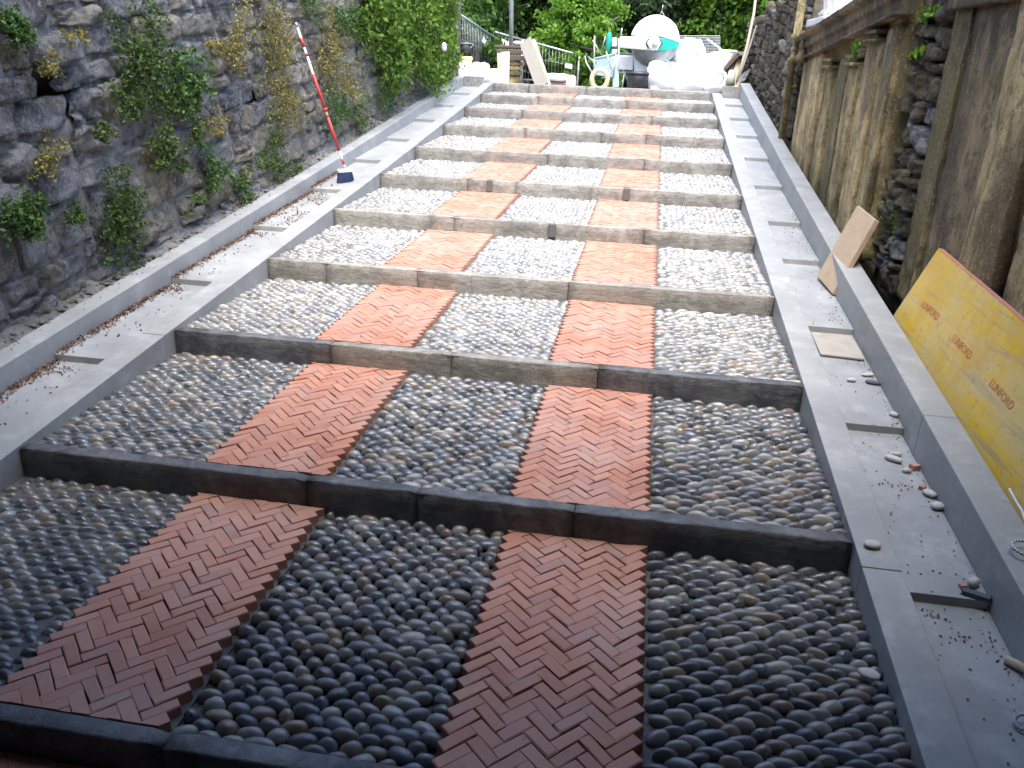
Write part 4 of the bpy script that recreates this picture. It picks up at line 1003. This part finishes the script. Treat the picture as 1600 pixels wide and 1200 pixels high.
def ropeloop(c, r, rt, label, tilt, squash=.75, a0=0, a1=6.28):
    pts = []
    Mx = Matrix.Rotation(tilt[0], 3, 'X') @ Matrix.Rotation(tilt[1], 3, 'Y')
    n = 40
    e = empty('rope', c, label, 'rope')
    for s_, mt in ((0, ROPEW), (math.pi, ROPEW)):
        m = MB(); pts = []
        for i in range(n * 4 + 1):
            t = a0 + (a1 - a0) * i / (n * 4); rr_ = r + rt * .5 * math.cos(t * 26 + s_); q = Mx @ Vector((rr_ * math.cos(t), rr_ * squash * math.sin(t), rt * .5 * math.sin(t * 26 + s_))); pts.append(Vector(c) + q)
        m.tube(pts, rt * .55, 5); m.obj('strand', mt, e, True)
    m = MB(); pts = []
    for i in range(n * 4 + 1):
        t = a0 + (a1 - a0) * i / (n * 4); rr_ = r + rt * .75 * math.cos(t * 26 + 1.6); q = Mx @ Vector((rr_ * math.cos(t), rr_ * squash * math.sin(t), rt * .75 * math.sin(t * 26 + 1.6))); pts.append(Vector(c) + q)
    m.tube(pts, rt * .38, 5); m.obj('strand', ROPEB, e, True)
ropeloop((3.425, 2.285, zr(2.285) + .163), .045, .005, 'loop of white flecked rope over the right kerb near the yellow board', (R(10), R(5)))
ropeloop((3.292, 1.8, chz(1.8) + .02), .03, .005, 'loop of pale rope lying in the gutter at the lower right corner', (R(20), R(-15)))
m = MB(); pts = [(3.49 - .012 * i / 8 + .004 * math.sin(i), 2.62 - i * .04, zr(2.62 - i * .04) + .15 + .004 * math.cos(i * 2)) for i in range(9)]; m.tube(pts, .004, 6); thing(m, 'rope', ROPEW, 'thin white cord lying on the right kerb at the foot of the yellow board', 'rope', smooth=True)
# leaf litter
def litter(name, P, s, mat, label):
    n = len(P); leaves(name, P, rng.uniform(*s, n), mat, None, kind='stuff', up=3.5, long=1.4); setp([o_ for o_ in bpy.data.objects if o_.name.startswith(name)][-1], label, 'leaf litter')
def chl(y):
    st = [.9, 2.05, 3.2, 4.22, 5.27, 6.3, 7.35, 8.3, 9.35, 10.3, 11.2, 12]
    for a, b in zip(st[:-1], st[1:]):
        if a <= y < b: return zr(a) - .004 + (zr(b) - .034 - zr(a) + .004) * (y - a) / (b + .02 - a)
    return zr(y)
P = []
for i in range(3200):
    y = 1.5 + 5.4 * random.random(); x = -.382 + abs(random.gauss(0, .022)); P.append((x, y, chl(y) + random.uniform(.001, .014)))
for i in range(600):
    y = random.uniform(5.3, 6.45); x = -.38 + random.random() ** .8 * .25; 
    if mn.noise(Vector((x * 8, y * 4, 0))) > -.1: P.append((x, y, chl(y) + random.uniform(.001, .008)))
for i in range(170):
    y = random.uniform(2.3, 6); P.append((random.uniform(-.38, -.14), y, chl(y) + .003))
for y0 in (3.15, 4.17, 5.22):
    for i in range(60): y = y0 - abs(random.gauss(0, .06)); P.append((random.uniform(-.38, -.25), y, chl(y) + .004))
litter('leaf_litter', np.array(P), (.005, .014), LEAFB, 'brown dead leaves gathered along the left gutter kerb')
P = []
for i in range(520):
    y = random.uniform(1.4, 6.5); x = 3.345 - abs(random.gauss(0, .03)) if random.random() < .6 else random.uniform(3.13, 3.34); P.append((x, y, chz(y) + .002))
for cx, cy_2, n_ in ((3.18, 2.19, 26), (3.22, 2.86, 26), (3.3, 6.15, 20), (3.24, 2.1, 20), (3.27, 4.4, 14)):
    for i in range(n_): y = cy_2 + random.gauss(0, .02); P.append((cx + random.gauss(0, .03), y, chz(y) + .003))
litter('leaf_crumbs', np.array(P), (.003, .009), LEAFB, 'scattered leaf crumbs and grit in the right gutter channel')
P = [(x, y, zr(y) - .02) for x, y in zip(rng.uniform(.05, 2.95, 60), rng.uniform(1.4, 6, 60))]
# ledge grit
P = [(random.uniform(-.5, -.42), y, zr(y) + .088) for y in rng.uniform(2.3, 9, 220)]
litter('ledge_litter', np.array(P), (.003, .009), LEAFB, 'leaf crumbs on top of the left gutter kerb')

# ------------------------------------------------------------------ the building site at the top
YT = 12.9
GZ = lambda y: 1.19 - .03 * (y - 12.2)
def p3(px, py, Y): return Vector(at_y(px, py, Y))
def toground(px, Y): p = p3(px, 130, Y); return Vector((p.x, Y, GZ(Y)))
# wooden post at left
m = MB(); a = toground(706, 13.4); b = p3(708, -160, 13.4); m.tube([a, (a + b) / 2 + Vector((.02, 0, 0)), b], [.13, .12, .11], 12); m.tube([a + Vector((.08, -.09, 0)), b + Vector((.08, -.08, 0))], [.03, .025], 8)
thing(m, 'wooden_post', BARK, 'thick grey brown wooden post at the top end of the left wall', 'post', smooth=True)
# metal pole
m = MB(); a = toground(798.5, 14.2); b = p3(801, -260, 14.2); m.tube([a, b], .036, 12); thing(m, 'metal_pole', STEEL, 'tall galvanised metal pole rising behind the stacked timbers', 'pole', smooth=True)
# fences
def fence(ptl, ptr, Yl, Yr, label, posts, signs=()):
    a = p3(*ptl, Yl); b = p3(*ptr, Yr); ga = Vector((a.x, a.y, GZ(Yl))); gb = Vector((b.x, b.y, GZ(Yr)))
    e = empty('fence_panel', ga, label, 'fence', 'site fence panels')
    m = MB(); m.tube([a, b], .016, 8); m.obj('rail', STEEL, e, True)
    m = MB(); m.tube([ga + Vector((0, 0, .12)), gb + Vector((0, 0, .12))], .014, 8); m.obj('rail', STEEL, e, True)
    for t in posts:
        q = a.lerp(b, t); g = ga.lerp(gb, t); m = MB(); m.tube([g, q], .017, 8); m.obj('post', STEEL, e, True)
    m = MB(); n = int((b - a).length / .06)
    for i in range(1, n):
        t = i / n; m.tube([ga.lerp(gb, t) + Vector((0, 0, .12)), a.lerp(b, t)], .0025, 4)
    for f in (.33, .66): m.tube([ga.lerp(a, f), gb.lerp(b, f)], .0025, 4)
    m.obj('wire_mesh', STEEL, e, True)
    for (sx, sy, w_, h_, rot) in signs:
        t = .5; d_ = (b - a); d_.z = 0; d_.normalize(); nrm_ = Vector((d_.y, -d_.x, 0))
        if nrm_.y > 0: nrm_ = -nrm_
        c0 = Vector(CAM); r_ = Vector(ray(sx, sy)); t = (a - c0).dot(nrm_) / r_.dot(nrm_); c = c0 + r_ * t + nrm_ * .02
        m = MB(); Mr = Matrix((d_, nrm_, Vector((0, 0, 1)))).transposed() @ Matrix.Rotation(rot, 3, 'Y'); m.box(c, (w_, .006, h_), Mr); m.obj('sign_plate', WHITE, e, bevel=.001)
fence((715, 20), (784, 66), 13.5, 15.2, 'site fence panel running down from the wooden post, with tilted white sign', (.97,), [(756, 66, .2, .09, R(28))])
fence((742, 41), (816, 62), 15.0, 15.3, 'middle site fence panel passing behind the metal pole', (.0, 1), [(789, 67, .14, .08, R(20))])
fence((818, 62), (905, 86), 15.4, 15.2, 'right site fence panel ending at a white post, with small white sign', (.0, 1), [(889, 103, .13, .08, R(8))])
# drums and buckets left
def bucket(px, pyt, pyb, Y, rpx, mat, label, name, rim=None, base=None, n=20):
    t = p3(px, pyt, Y); bt = p3(px, pyb, Y); s_ = (p3(px + rpx, pyt, Y) - t).length; z0 = max(bt.z, GZ(Y)) if base is None else base; h = t.z - z0
    e = empty(name, (t.x, Y, z0), label, name.replace('_', ' ').split()[-1])
    m = MB(); m.lathe([(s_ * .8, 0), (s_ * .98, h), (s_ * .93, h), (s_ * .75, .03)], (t.x, Y, z0), n=n); m.obj('body', mat, e, True)
    m = MB(); m.lathe([(s_ * 1.0, h * .86), (s_ * 1.06, h * .88), (s_ * 1.06, h * .94), (s_ * .99, h * .955)], (t.x, Y, z0), n=n); m.obj('rim', rim or mat, e, True)
    m = MB(); m.tube([(t.x + s_ * math.cos(q) * 1.05, Y - .02 - .05 * math.sin(q), z0 + h * .9 - s_ * .8 * math.sin(q)) for q in np.linspace(0, math.pi, 11)], .004, 5); m.obj('handle', STEEL, e, True)
    return e
bucket(728, 66, 92, 13.5, 11, BLACKP, 'black bucket stacked on the yellow bucket beside the wooden post', 'black_bucket', GREYD, base=p3(728, 88, 13.5).z)
bucket(729, 88, 128, 13.3, 9, YELP, 'yellow bucket between white sacks at the left of the landing', 'yellow_bucket')
def sack(c, d, mat, label, seed=0, name='sack', rz=0, parent=None, nu=22, nv=14, amp=.16, cat=None, group=None, sag=.5):
    V = []; F = []
    for j in range(nv + 1):
        ph = -math.pi / 2 + math.pi * j / nv
        for i in range(nu):
            t = 2 * math.pi * i / nu; c_, s_ = math.cos(t), math.sin(t); r = abs(math.cos(ph)) ** .55
            p = Vector((math.copysign(abs(c_) ** .75, c_) * r, math.copysign(abs(s_) ** .75, s_) * r, math.copysign(abs(math.sin(ph)) ** .8, math.sin(ph))))
            q = p * 1.7 + Vector((seed, 0, 0)); p *= 1 + amp * mn.noise(q) + amp * .7 * abs(mn.noise(q * 2.3)) + amp * .35 * mn.noise(q * 5)
            p = Matrix.Rotation(rz, 3, 'Z') @ Vector((p.x * d[0] / 2, p.y * d[1] / 2, p.z * d[2] / 2)); V.append(p + Vector((0, 0, d[2] / 2)))
    for j in range(nv):
        for i in range(nu): i2 = (i + 1) % nu; F.append((j * nu + i, j * nu + i2, (j + 1) * nu + i2, (j + 1) * nu + i))
    F = [f for f in F]
    V = [Vector((v_.x, v_.y, max(v_.z, 0))) for v_ in V]
    o = link(name, mk([tuple(v_) for v_ in V], F, mat, True), parent, None, Matrix.Translation(Vector([float(x) for x in c])))
    if label: setp(o, label, cat or 'sack', group)
    return o
def sackpx(x0, x1, yt, Y, mat, label, seed, dy=.4, rz=0, **k):
    a = p3(x0, yt, Y); b = p3(x1, yt, Y); z0 = k.pop('z0', GZ(Y)); wd = (b - a).length
    return sack(((a.x + b.x) / 2, Y, z0), (wd, dy, (a.z + b.z) / 2 - z0), mat, label, seed, rz=rz, **k)
sackpx(717, 735, 96, 13.0, WPLAST, 'white sack at the end of the left wall, in front of the yellow bucket', 1, .25)
sackpx(736, 765, 98, 13.2, WPLAST, 'slumped white sack right of the yellow bucket', 2, .35)
sackpx(760, 788, 108, 12.9, WPLAST, 'low white sack in front of the old timbers', 3, .3)
# green hose on the end wall
m = MB(); a = p3(724, 121, 12.35); pts = [a + Vector((i * .022, .04 * math.sin(i * 1.3), .012 * math.sin(i * 2.1) + .0)) for i in range(14)]; m.tube(pts, .018, 8); m.tube([p + Vector((.01, .05, -.006)) for p in pts], .014, 8)
thing(m, 'green_hose', GREENP, 'bunched green hose on the landing at the left gutter end', 'hose', smooth=True)
# stack of old timbers and blocks
e = empty('timber_stack', toground(800, 13.6), 'stack of old brown timbers on tan stone blocks behind the landing', 'stack')
for (x0, x1, y0, y1, mm, nm) in ((772, 818, 70, 76, WOODB, 'timber'), (776, 816, 76.5, 85, WOODB, 'timber'), (778, 816, 85.5, 95, WOODB, 'timber'), (782, 815, 95.5, 103, PILT, 'block'), (788, 813, 103.5, 110, PILL, 'block'), (786, 811, 110.5, 118, PILT, 'block'), (787, 808, 118.5, 138, PILL, 'block')):
    a = p3(x0, y0, 13.6); b = p3(x1, y1, 13.6); m = MB(); m.box(((a.x + b.x) / 2, 13.75 + random.uniform(-.02, .02), (a.z + b.z) / 2), (b.x - a.x, .32 + random.uniform(-.04, .04), abs(a.z - b.z)), Matrix.Rotation(R(random.uniform(-3, 3)), 3, 'Z')); m.obj(nm, mm, e, bevel=.008)
m = MB(); a = p3(824, 64, 13.5); 
sackpx(802, 816, 64, 13.7, PEBW, 'pale lump of stone on top of the old timber stack', 12, .12, z0=p3(800, 70.5, 13.7).z, name='stone_block', cat='stone')
def plank(p1, Y1, p2, Y2, wpx, mat, label, th=.03, cat='plank', name='wooden_plank', group='planks at the top of the ramp', Yf=None):
    a = p3(*p1, Y1); b = p3(*p2, Y2); b.z = max(b.z, GZ(Y2) + .002) if p2[1] > 120 else b.z
    wd = wpx * (a - Vector(CAM)).length / FPX
    m = MB(); m.beam(a, b, wd, th, up=(0, 1, .2)); return thing(m, name, mat, label, cat, group, bevel=.003)
plank((781, 83), 13.3, (783, 132), 13.15, 8, WOODL, 'narrow pale timber offcut leaning left of the wider one', .02)
plank((790, 81), 13.2, (789, 136), 13.0, 12, WOODL, 'short pale upright board in front of the timber stack', .022)
plank((821, 64), 13.4, (848, 136), 12.7, 19, WOODG, 'wide grey weathered board leaning at the landing', .025)
plank((832, 64), 13.45, (857, 136), 12.75, 8, WOODL, 'pale narrow board leaning against the wide grey one', .05)
# bags/pallet pile by the fence
e = empty('brick_pallet', toground(874, 13.2), 'low pallet of pinkish bricks under white wrapping', 'pallet')
a = p3(851, 121, 13.2); b = p3(892, 136, 13.2); m = MB()
for j in range(2):
    for i in range(6):
        mm = MB(); mm.box((a.x + (b.x - a.x) * (i + .5) / 6, 13.35, GZ(13.3) + .03 + j * .032 + .014), ((b.x - a.x) / 6 * .95, .3, .029)); mm.obj('brick', BRK, e, bevel=.003)
a = p3(848, 113, 13.2); b = p3(890, 121, 13.2)
sack(((a.x + b.x) / 2, 13.35, GZ(13.3) + .1), (b.x - a.x, .4, max(.05, p3(870, 115, 13.3).z - GZ(13.3) - .1)), WPLAST, None, 5, 'wrapping', parent=e, amp=.1)
sackpx(886, 900, 118, 12.9, WPLAST, 'small white plastic bag at the foot of the fence end post', 7, .18)
# wheelbarrow standing on end
YW = 12.75
e = empty('wheelbarrow', toground(943, YW), 'teal grey wheelbarrow tipped up with its cream wheel towards the ramp', 'wheelbarrow')
c = [p3(928, 92, YW), p3(962, 84, YW + .1), p3(958, 122, YW + .05), p3(931, 118, YW)]; f = Vector((0, .22, .05))
c2 = [v_ + f for v_ in [c[0].lerp(c[2], .12), c[1].lerp(c[3], .12), c[2].lerp(c[0], .12), c[3].lerp(c[1], .12)]]
m = MB(); m.hexa([c[3], c[2], c[2] + (c2[2] - c[2]), c2[3], c[0], c[1], c2[1], c2[0]]); m.obj('tray', TEALG, e, bevel=.012)
m = MB(); m.tube([c[0], c[1]], .013, 8); m.tube([c[0], c[3]], .012, 8); m.tube([c[1], c[2]], .012, 8); m.obj('tray_rim', TEALG, e, True)
w0 = p3(937, 124, YW - .1); rw = 13 * 13 / FPX
m = MB(); pts = [w0 + Vector((rw * .85 * math.cos(t), -.03 * math.sin(t), rw * math.sin(t))) for t in np.linspace(0, 6.283, 25)]; m.tube(pts, .035, 10, False); m.obj('wheel', CREAM, e, True)
for (pa, pb, pc) in (((914, 88), (916, 98), (929, 120)), ((919, 89), (924, 93), (932, 96))):
    m = MB(); m.tube([p3(*pa, YW + .15), p3(*pb, YW + .05), p3(*pc, YW - .02)], .011, 8); m.obj('handle', STEEL, e, True)
for (pa, pb) in (((947, 80), (955, 108)), ((955, 108), (948, 130)), ((940, 122), (955, 118)), ((962, 90), (950, 130))):
    m = MB(); m.tube([p3(*pa, YW - .02), p3(*pb, YW - .06)], .009, 7); m.obj('frame_tube', STEEL, e, True)
# scaffold bits
for (pa, pb, r_, mm, lb, nm, ct) in (((929, 56), (928, 122), .011, STEEL, 'thin upright steel tube behind the wheelbarrow', 'steel_tube', 'tube'), ((926, 63), (941, 88), .009, STEEL, 'short steel tube slanting behind the wheelbarrow', 'steel_tube', 'tube'),
                              ((972, 44), (969, 62), .009, STEEL, 'thin steel rod above the left end of the mixer', 'steel_rod', 'rod'), ((946, 56), (940, 80), .006, STEEL, 'faint grey rod left of the teal umbrella', 'steel_rod', 'rod'),
                              ((967, 60), (966, 138), .013, TEALG, 'pale teal upright tube left of the mixer', 'steel_tube', 'tube')):
    a = p3(*pa, 13.3); b = p3(*pb, 13.3); m = MB(); m.tube([a, b], r_, 8); thing(m, nm, mm, lb, ct, smooth=True)
m = MB(); m.beam(p3(962, 86, 13.1), p3(962, 136, 12.95), .09, .012, up=(0, 1, 0)); thing(m, 'plastic_sheet', m_plain('pale_aqua_plastic', (.55, .68, .7), .3), 'pale aqua plastic sheet standing between the wheelbarrow and mixer', 'sheet', bevel=.003)
# teal folded umbrella shape
m = MB(); a = p3(950, 50, 13.4); b = p3(950, 86, 13.4); h = (b - a).length
m.lathe([(.006, 0), (.018, h * .15), (.035, h * .35), (.03, h * .7), (.026, h * .93), (.008, h)], b, n=12, flute=.25, nf=4); thing(m, 'folded_umbrella', TEAL, 'bright teal furled cloth on a pole behind the wheelbarrow', 'umbrella', smooth=True)
for j, (y_, lb) in enumerate(((63, 'upper white plastic jug hanging left of the mixer'), (69, 'lower white plastic jug hanging left of the mixer'), (81, 'white crumpled bag hanging low left of the mixer'))):
    a = p3(960, y_, 13.3); sack((a.x, 13.3, a.z - .035), (.075, .07, .07), WPLAST, lb, 20 + j, name='plastic_jug', cat='jug')
# concrete mixer
YMX = 13.0
e = empty('concrete_mixer', toground(1010, YMX), 'white concrete mixer with round drum and teal drum band at the top of the ramp', 'concrete mixer')
cD = p3(1023, 65, YMX); rD = 34 * (cD - Vector(CAM)).length / FPX; ax = Vector((.05, -1, .03))
m = MB(); m.lathe([(rD * .55, -.5), (rD * .8, -.38), (rD * .97, -.2), (rD, -.06), (rD, .0), (rD * .93, .05), (rD * .72, .1), (rD * .4, .125), (.02, .13)], cD, ax, 40); m.obj('drum', GREYD, e, True)
q = Vector((0, 0, 1)).rotation_difference(ax.normalized())
def ondrum(x, z, d):   # in the drum-face plane
    return cD + Vector((x, -d, z))
def cap_piece(zlo, zhi, off, mat, nm, x0=-1.2, x1=1.2, curve=0):
    V = []; F = []; nu, nv = 26, 12
    for j in range(nv + 1):
        for i in range(nu + 1):
            x = (x0 + (x1 - x0) * i / nu) * rD; z = (zlo(x / rD) + (zhi(x / rD) - zlo(x / rD)) * j / nv) * rD; r = math.hypot(x, z)
            if r > rD * 1.025: x, z = x / r * rD * 1.025, z / r * rD * 1.025; r = rD * 1.025
            d = .13 * max(0, 1 - (r / rD) ** 2) ** .5 + off; V.append(ondrum(x, z, d))
    for j in range(nv):
        for i in range(nu): a = j * (nu + 1) + i; F.append((a, a + 1, a + nu + 2, a + nu + 1))
    o = link(nm, mk([tuple(v_) for v_ in V], F, mat, True), e); so_ = o.modifiers.new('s', 'SOLIDIFY'); so_.thickness = .012; so_.offset = -1; return o
cap_piece(lambda x: .2 - .2 * max(0, x) ** 1.5, lambda x: 1.1, .02, WHITE, 'drum_cover')
cap_piece(lambda x: -.36 + .14 * max(0, x) ** 2, lambda x: .14 + .0 * x, .014, TEAL, 'drum_band', .0, 1.05)
a = p3(968, 58, YMX - .2); b = p3(1022, 75, YMX - .2)
m = MB(); m.hexa([p3(969, 75, YMX - .25), p3(1022, 79, YMX - .25), p3(1022, 79, YMX - .1), p3(969, 75, YMX - .1), p3(969, 57, YMX - .25), p3(1024, 58, YMX - .25), p3(1024, 58, YMX - .1), p3(969, 57, YMX - .1)]); hs = m.obj('motor_housing', WHITE, e, bevel=.012)
m = MB()
for i in range(9): x = 973 + i * 3.2; m.beam(p3(x, 59.5, YMX - .262), p3(x, 72.5, YMX - .262), .012, .01, up=(0, 1, 0))
m.obj('cooling_slats', m_plain('shadowed_vent_grey', (.55, .56, .57), .5), hs)
cH = p3(1022, 68, YMX - .25)
m = MB(); m.lathe([(.12, -.02), (.12, .02), (.11, .03), (.02, .03)], cH, (0, -1, 0), 8); V = m.V; m.V = [(cH.x + (v_[0] - cH.x), v_[1], cH.z + (v_[2] - cH.z) * .7) for v_ in V]; m.obj('hub_plate', BLACKP, e)
m = MB(); m.lathe([(.1, .0), (.1, .05), (.085, .07), (.02, .07)], cH + Vector((.0, 0, 0)), (0, -1, 0), 6); m.obj('hub_cover', WHITE, e, bevel=.01)
m = MB(); m.lathe([(.045, .06), (.045, .11), (.03, .125), (.005, .125)], cH + Vector((.02, 0, -.005)), (0, -1, 0), 16); m.obj('hub_bolt', PEBW, e, True)
m = MB(); m.hexa([p3(991, 112, YMX), p3(1030, 112, YMX), p3(1030, 112, YMX + .3), p3(991, 112, YMX + .3), p3(989, 78, YMX), p3(1030, 78, YMX), p3(1030, 78, YMX + .3), p3(989, 78, YMX + .3)]); m.obj('side_panel', WHITE, e, bevel=.008)
m = MB(); m.box(p3(978, 98, YMX + .1), (.22, .2, .2)); m.obj('motor_box', WHITE, e, bevel=.015)
for (pa, pb) in (((968, 96), (976, 116)), ((968, 113), (980, 113)), ((990, 110), (986, 138)), ((1030, 105), (1036, 138)), ((975, 116), (972, 138))):
    m = MB(); m.tube([p3(*pa, YMX + .05), p3(*pb, YMX + .05)], .012, 8); m.obj('frame_tube', WHITE, e, True)
m = MB(); m.tube([p3(1026, 32, YMX), p3(1034, 18, YMX), p3(1042, 30, YMX)], .006, 6); m.tube([p3(1034, 18, YMX), p3(1036, 8, YMX)], .005, 6); m.obj('lifting_wire', STEEL, e, True)
bucket(998, 112, 140, 12.7, 20, BLACKP, 'large black mortar tub below the concrete mixer', 'mortar_tub')
m = MB(); m.box(p3(985, 86, 14), (.5, .3, .05)); thing(m, 'blue_tarp', NAVY, 'strip of dark blue tarp behind the mixer frame', 'tarp', bevel=.01)
# big bags
gB = 'big white building sacks at the top of the ramp'
def bag(x0, x1, yt, Y, label, seed, dy=.7, **k): return sackpx(x0, x1, yt, Y, WPLAST, label, seed, dy, name='big_bag', cat='bag', group=gB, nu=36, nv=24, amp=.2, **k)
bag(1052, 1104, 63, 13.5, 'tallest white big bag behind the others, right of the mixer drum', 31, .7)
bag(1070, 1146, 84, 13.2, 'wide white big bag sloping down to the right', 33, .7)
bag(1014, 1064, 98, 12.8, 'white big bag in front, beside the black tub', 35, .5)
bag(1046, 1112, 100, 12.75, 'white big bag in front at the centre of the heap', 37, .5)
bag(1096, 1138, 108, 12.7, 'white big bag in front at the right end with blue straps', 39, .45)
for (x_, y_, Y, lb) in ((1128, 118, 12.45, 'crumpled blue strap hanging on the rightmost big bag'), (1088, 85, 12.82, 'pale blue folded strap on top of the big bags'), (1046, 100, 12.5, 'small pale blue strap on the front big bag')):
    a = p3(x_, y_, Y); m = MB(); m.tube([a + Vector((-.07, 0, .05)), a + Vector((0, -.03, .02)), a + Vector((.03, -.02, -.03)), a + Vector((0, -.03, -.1))], [.008, .014, .012, .008], 7); thing(m, 'blue_strap', BLUEP, lb, 'strap', smooth=True)
# wire mesh sheet behind
e = empty('mesh_sheet', toground(1090, 14.4), 'grey wire mesh sheet standing behind the white bags', 'mesh')
a = p3(1058, 56, 14.4); b = p3(1125, 56, 14.4); c = p3(1125, 100, 14.4); d = p3(1058, 100, 14.4); m = MB()
for i in range(31): m.tube([a.lerp(b, i / 30), d.lerp(c, i / 30)], .0028, 4)
for i in range(19): m.tube([a.lerp(d, i / 18), b.lerp(c, i / 18)], .0028, 4)
m.obj('wire_grid', STEEL, e)
m = MB(); m.tube([p3(1105, 61, 13.9), p3(1129, 79, 13.7)], .013, 8); thing(m, 'white_tube', WHITE, 'white plastic tube slanting in front of the mesh sheet', 'tube', smooth=True)
bucket(1138, 78, 106, 13.6, 14, WHITE, 'white bucket on the heap right of the bags', 'white_bucket', base=p3(1138, 100, 13.6).z)
# right end timbers
e = empty('timber_box', toground(1150, 13.1), 'dark open wooden box tilted behind the planks at the right end', 'box')
m = MB(); m.beam(p3(1132, 106, 13.0), p3(1152, 84, 13.0), .5, .05, up=(0, 0, 1)); m.obj('side_board', WOODB, e, bevel=.004)
m = MB(); m.beam(p3(1150, 84, 13.0), p3(1164, 84, 13.0), .5, .05); m.obj('top_board', WOODG, e, bevel=.004)
m = MB(); m.hexa([p3(1138, 132, 13.1), p3(1164, 132, 13.1), p3(1164, 132, 13.3), p3(1138, 132, 13.3), p3(1147, 88, 13.1), p3(1162, 88, 13.1), p3(1162, 88, 13.3), p3(1147, 88, 13.3)]); m.obj('back_board', WOODB, e)
plank((1157, 93), 12.9, (1144, 134), 12.6, 9, WOODL, 'pale short plank leaning at the right end of the landing', .03)
plank((1151, 88), 12.95, (1135, 134), 12.7, 6, WOODG, 'dusty narrow plank behind the pale short plank', .03)
m = MB(); m.tube([p3(1187, -60, 13.0), p3(1178, 20, 12.95), p3(1168, 70, 12.8), p3(1152, 128, 12.5)], [.014, .018, .022, .024], 9); thing(m, 'bamboo_pole', WOODL, 'long pale cane leaning against the end of the right rubble wall', 'pole', smooth=True)
m = MB(); m.tube([p3(1182, 40, 12.8), p3(1164, 96, 12.6), p3(1153, 126, 12.45)], [.01, .014, .016], 8); thing(m, 'wooden_rod', WOODG, 'thin grey rod leaning beside the long cane', 'rod', smooth=True)
m = MB(); m.tube([p3(1144, 112, 12.5), p3(1141, 132, 12.4)], [.05, .06], 12); thing(m, 'plastic_pipe', m_plain('greenish_plastic', (.4, .45, .33), .5), 'short greenish pipe end at the foot of the planks', 'pipe', smooth=True)
m = MB(); m.hexa([p3(1150, 132, 12.35), p3(1164, 126, 12.35), p3(1165, 126, 12.42), p3(1151, 132, 12.42), p3(1158, 116, 12.4), p3(1174, 106, 12.4), p3(1175, 107, 12.47), p3(1159, 117, 12.47)]); thing(m, 'stone_flag', SLATE, 'grey stone flag leaning at the right wall end', 'stone', bevel=.004)
m = MB(); m.hexa([p3(1142, 140, 12.25), p3(1154, 136, 12.25), p3(1155, 136, 12.33), p3(1143, 140, 12.33), p3(1146, 134, 12.3), p3(1157, 128, 12.3), p3(1158, 129, 12.36), p3(1147, 135, 12.36)]); thing(m, 'stone_flag', PILT, 'brown stone bit lying below the grey flag', 'stone', bevel=.004)
# white tarp and litter on the vines
m = MB(); a = p3(681, 3, 12.4); V = []; F = []
for i in range(9):
    for j in range(4):
        c_ = p3(681 + i * 2.3 + j * 5 * (1 - i / 10), 2 + i * 5 - j * 1.5, 12.35 - .03 * j); V.append(c_ + Vector((0, mn.noise(Vector((i * .6, j * .9, 0))) * .08, 0)))
for i in range(8):
    for j in range(3): F.append((i * 4 + j, i * 4 + j + 1, i * 4 + j + 5, i * 4 + j + 4))
m.add(V, F); o = thing(m, 'white_tarp', WPLAST, 'white plastic tarp draped over the top of the vines at the wooden post', 'tarp', smooth=True); o.modifiers.new('s', 'SOLIDIFY').thickness = .006
a = at_x(694, 74, -.22); sack((a[0], a[1], a[2] - .04), (.05, .07, .09), WPLAST, 'small white plastic bag caught in the vines', 44, name='plastic_bag', cat='bag')
# landing slab behind the last kerb
m = MB(); m.hexa([(-.7, 12.34, .9), (3.7, 12.34, .9), (3.7, 15.2, .9), (-.7, 15.2, .9), (-.7, 12.34, 1.19), (3.7, 12.34, 1.19), (3.7, 15.2, 1.104), (-.7, 15.2, 1.104)])
o = m.obj('landing', CONC, None, kind='structure'); setp(o, 'pale dusty landing at the top of the ramp', 'ground')
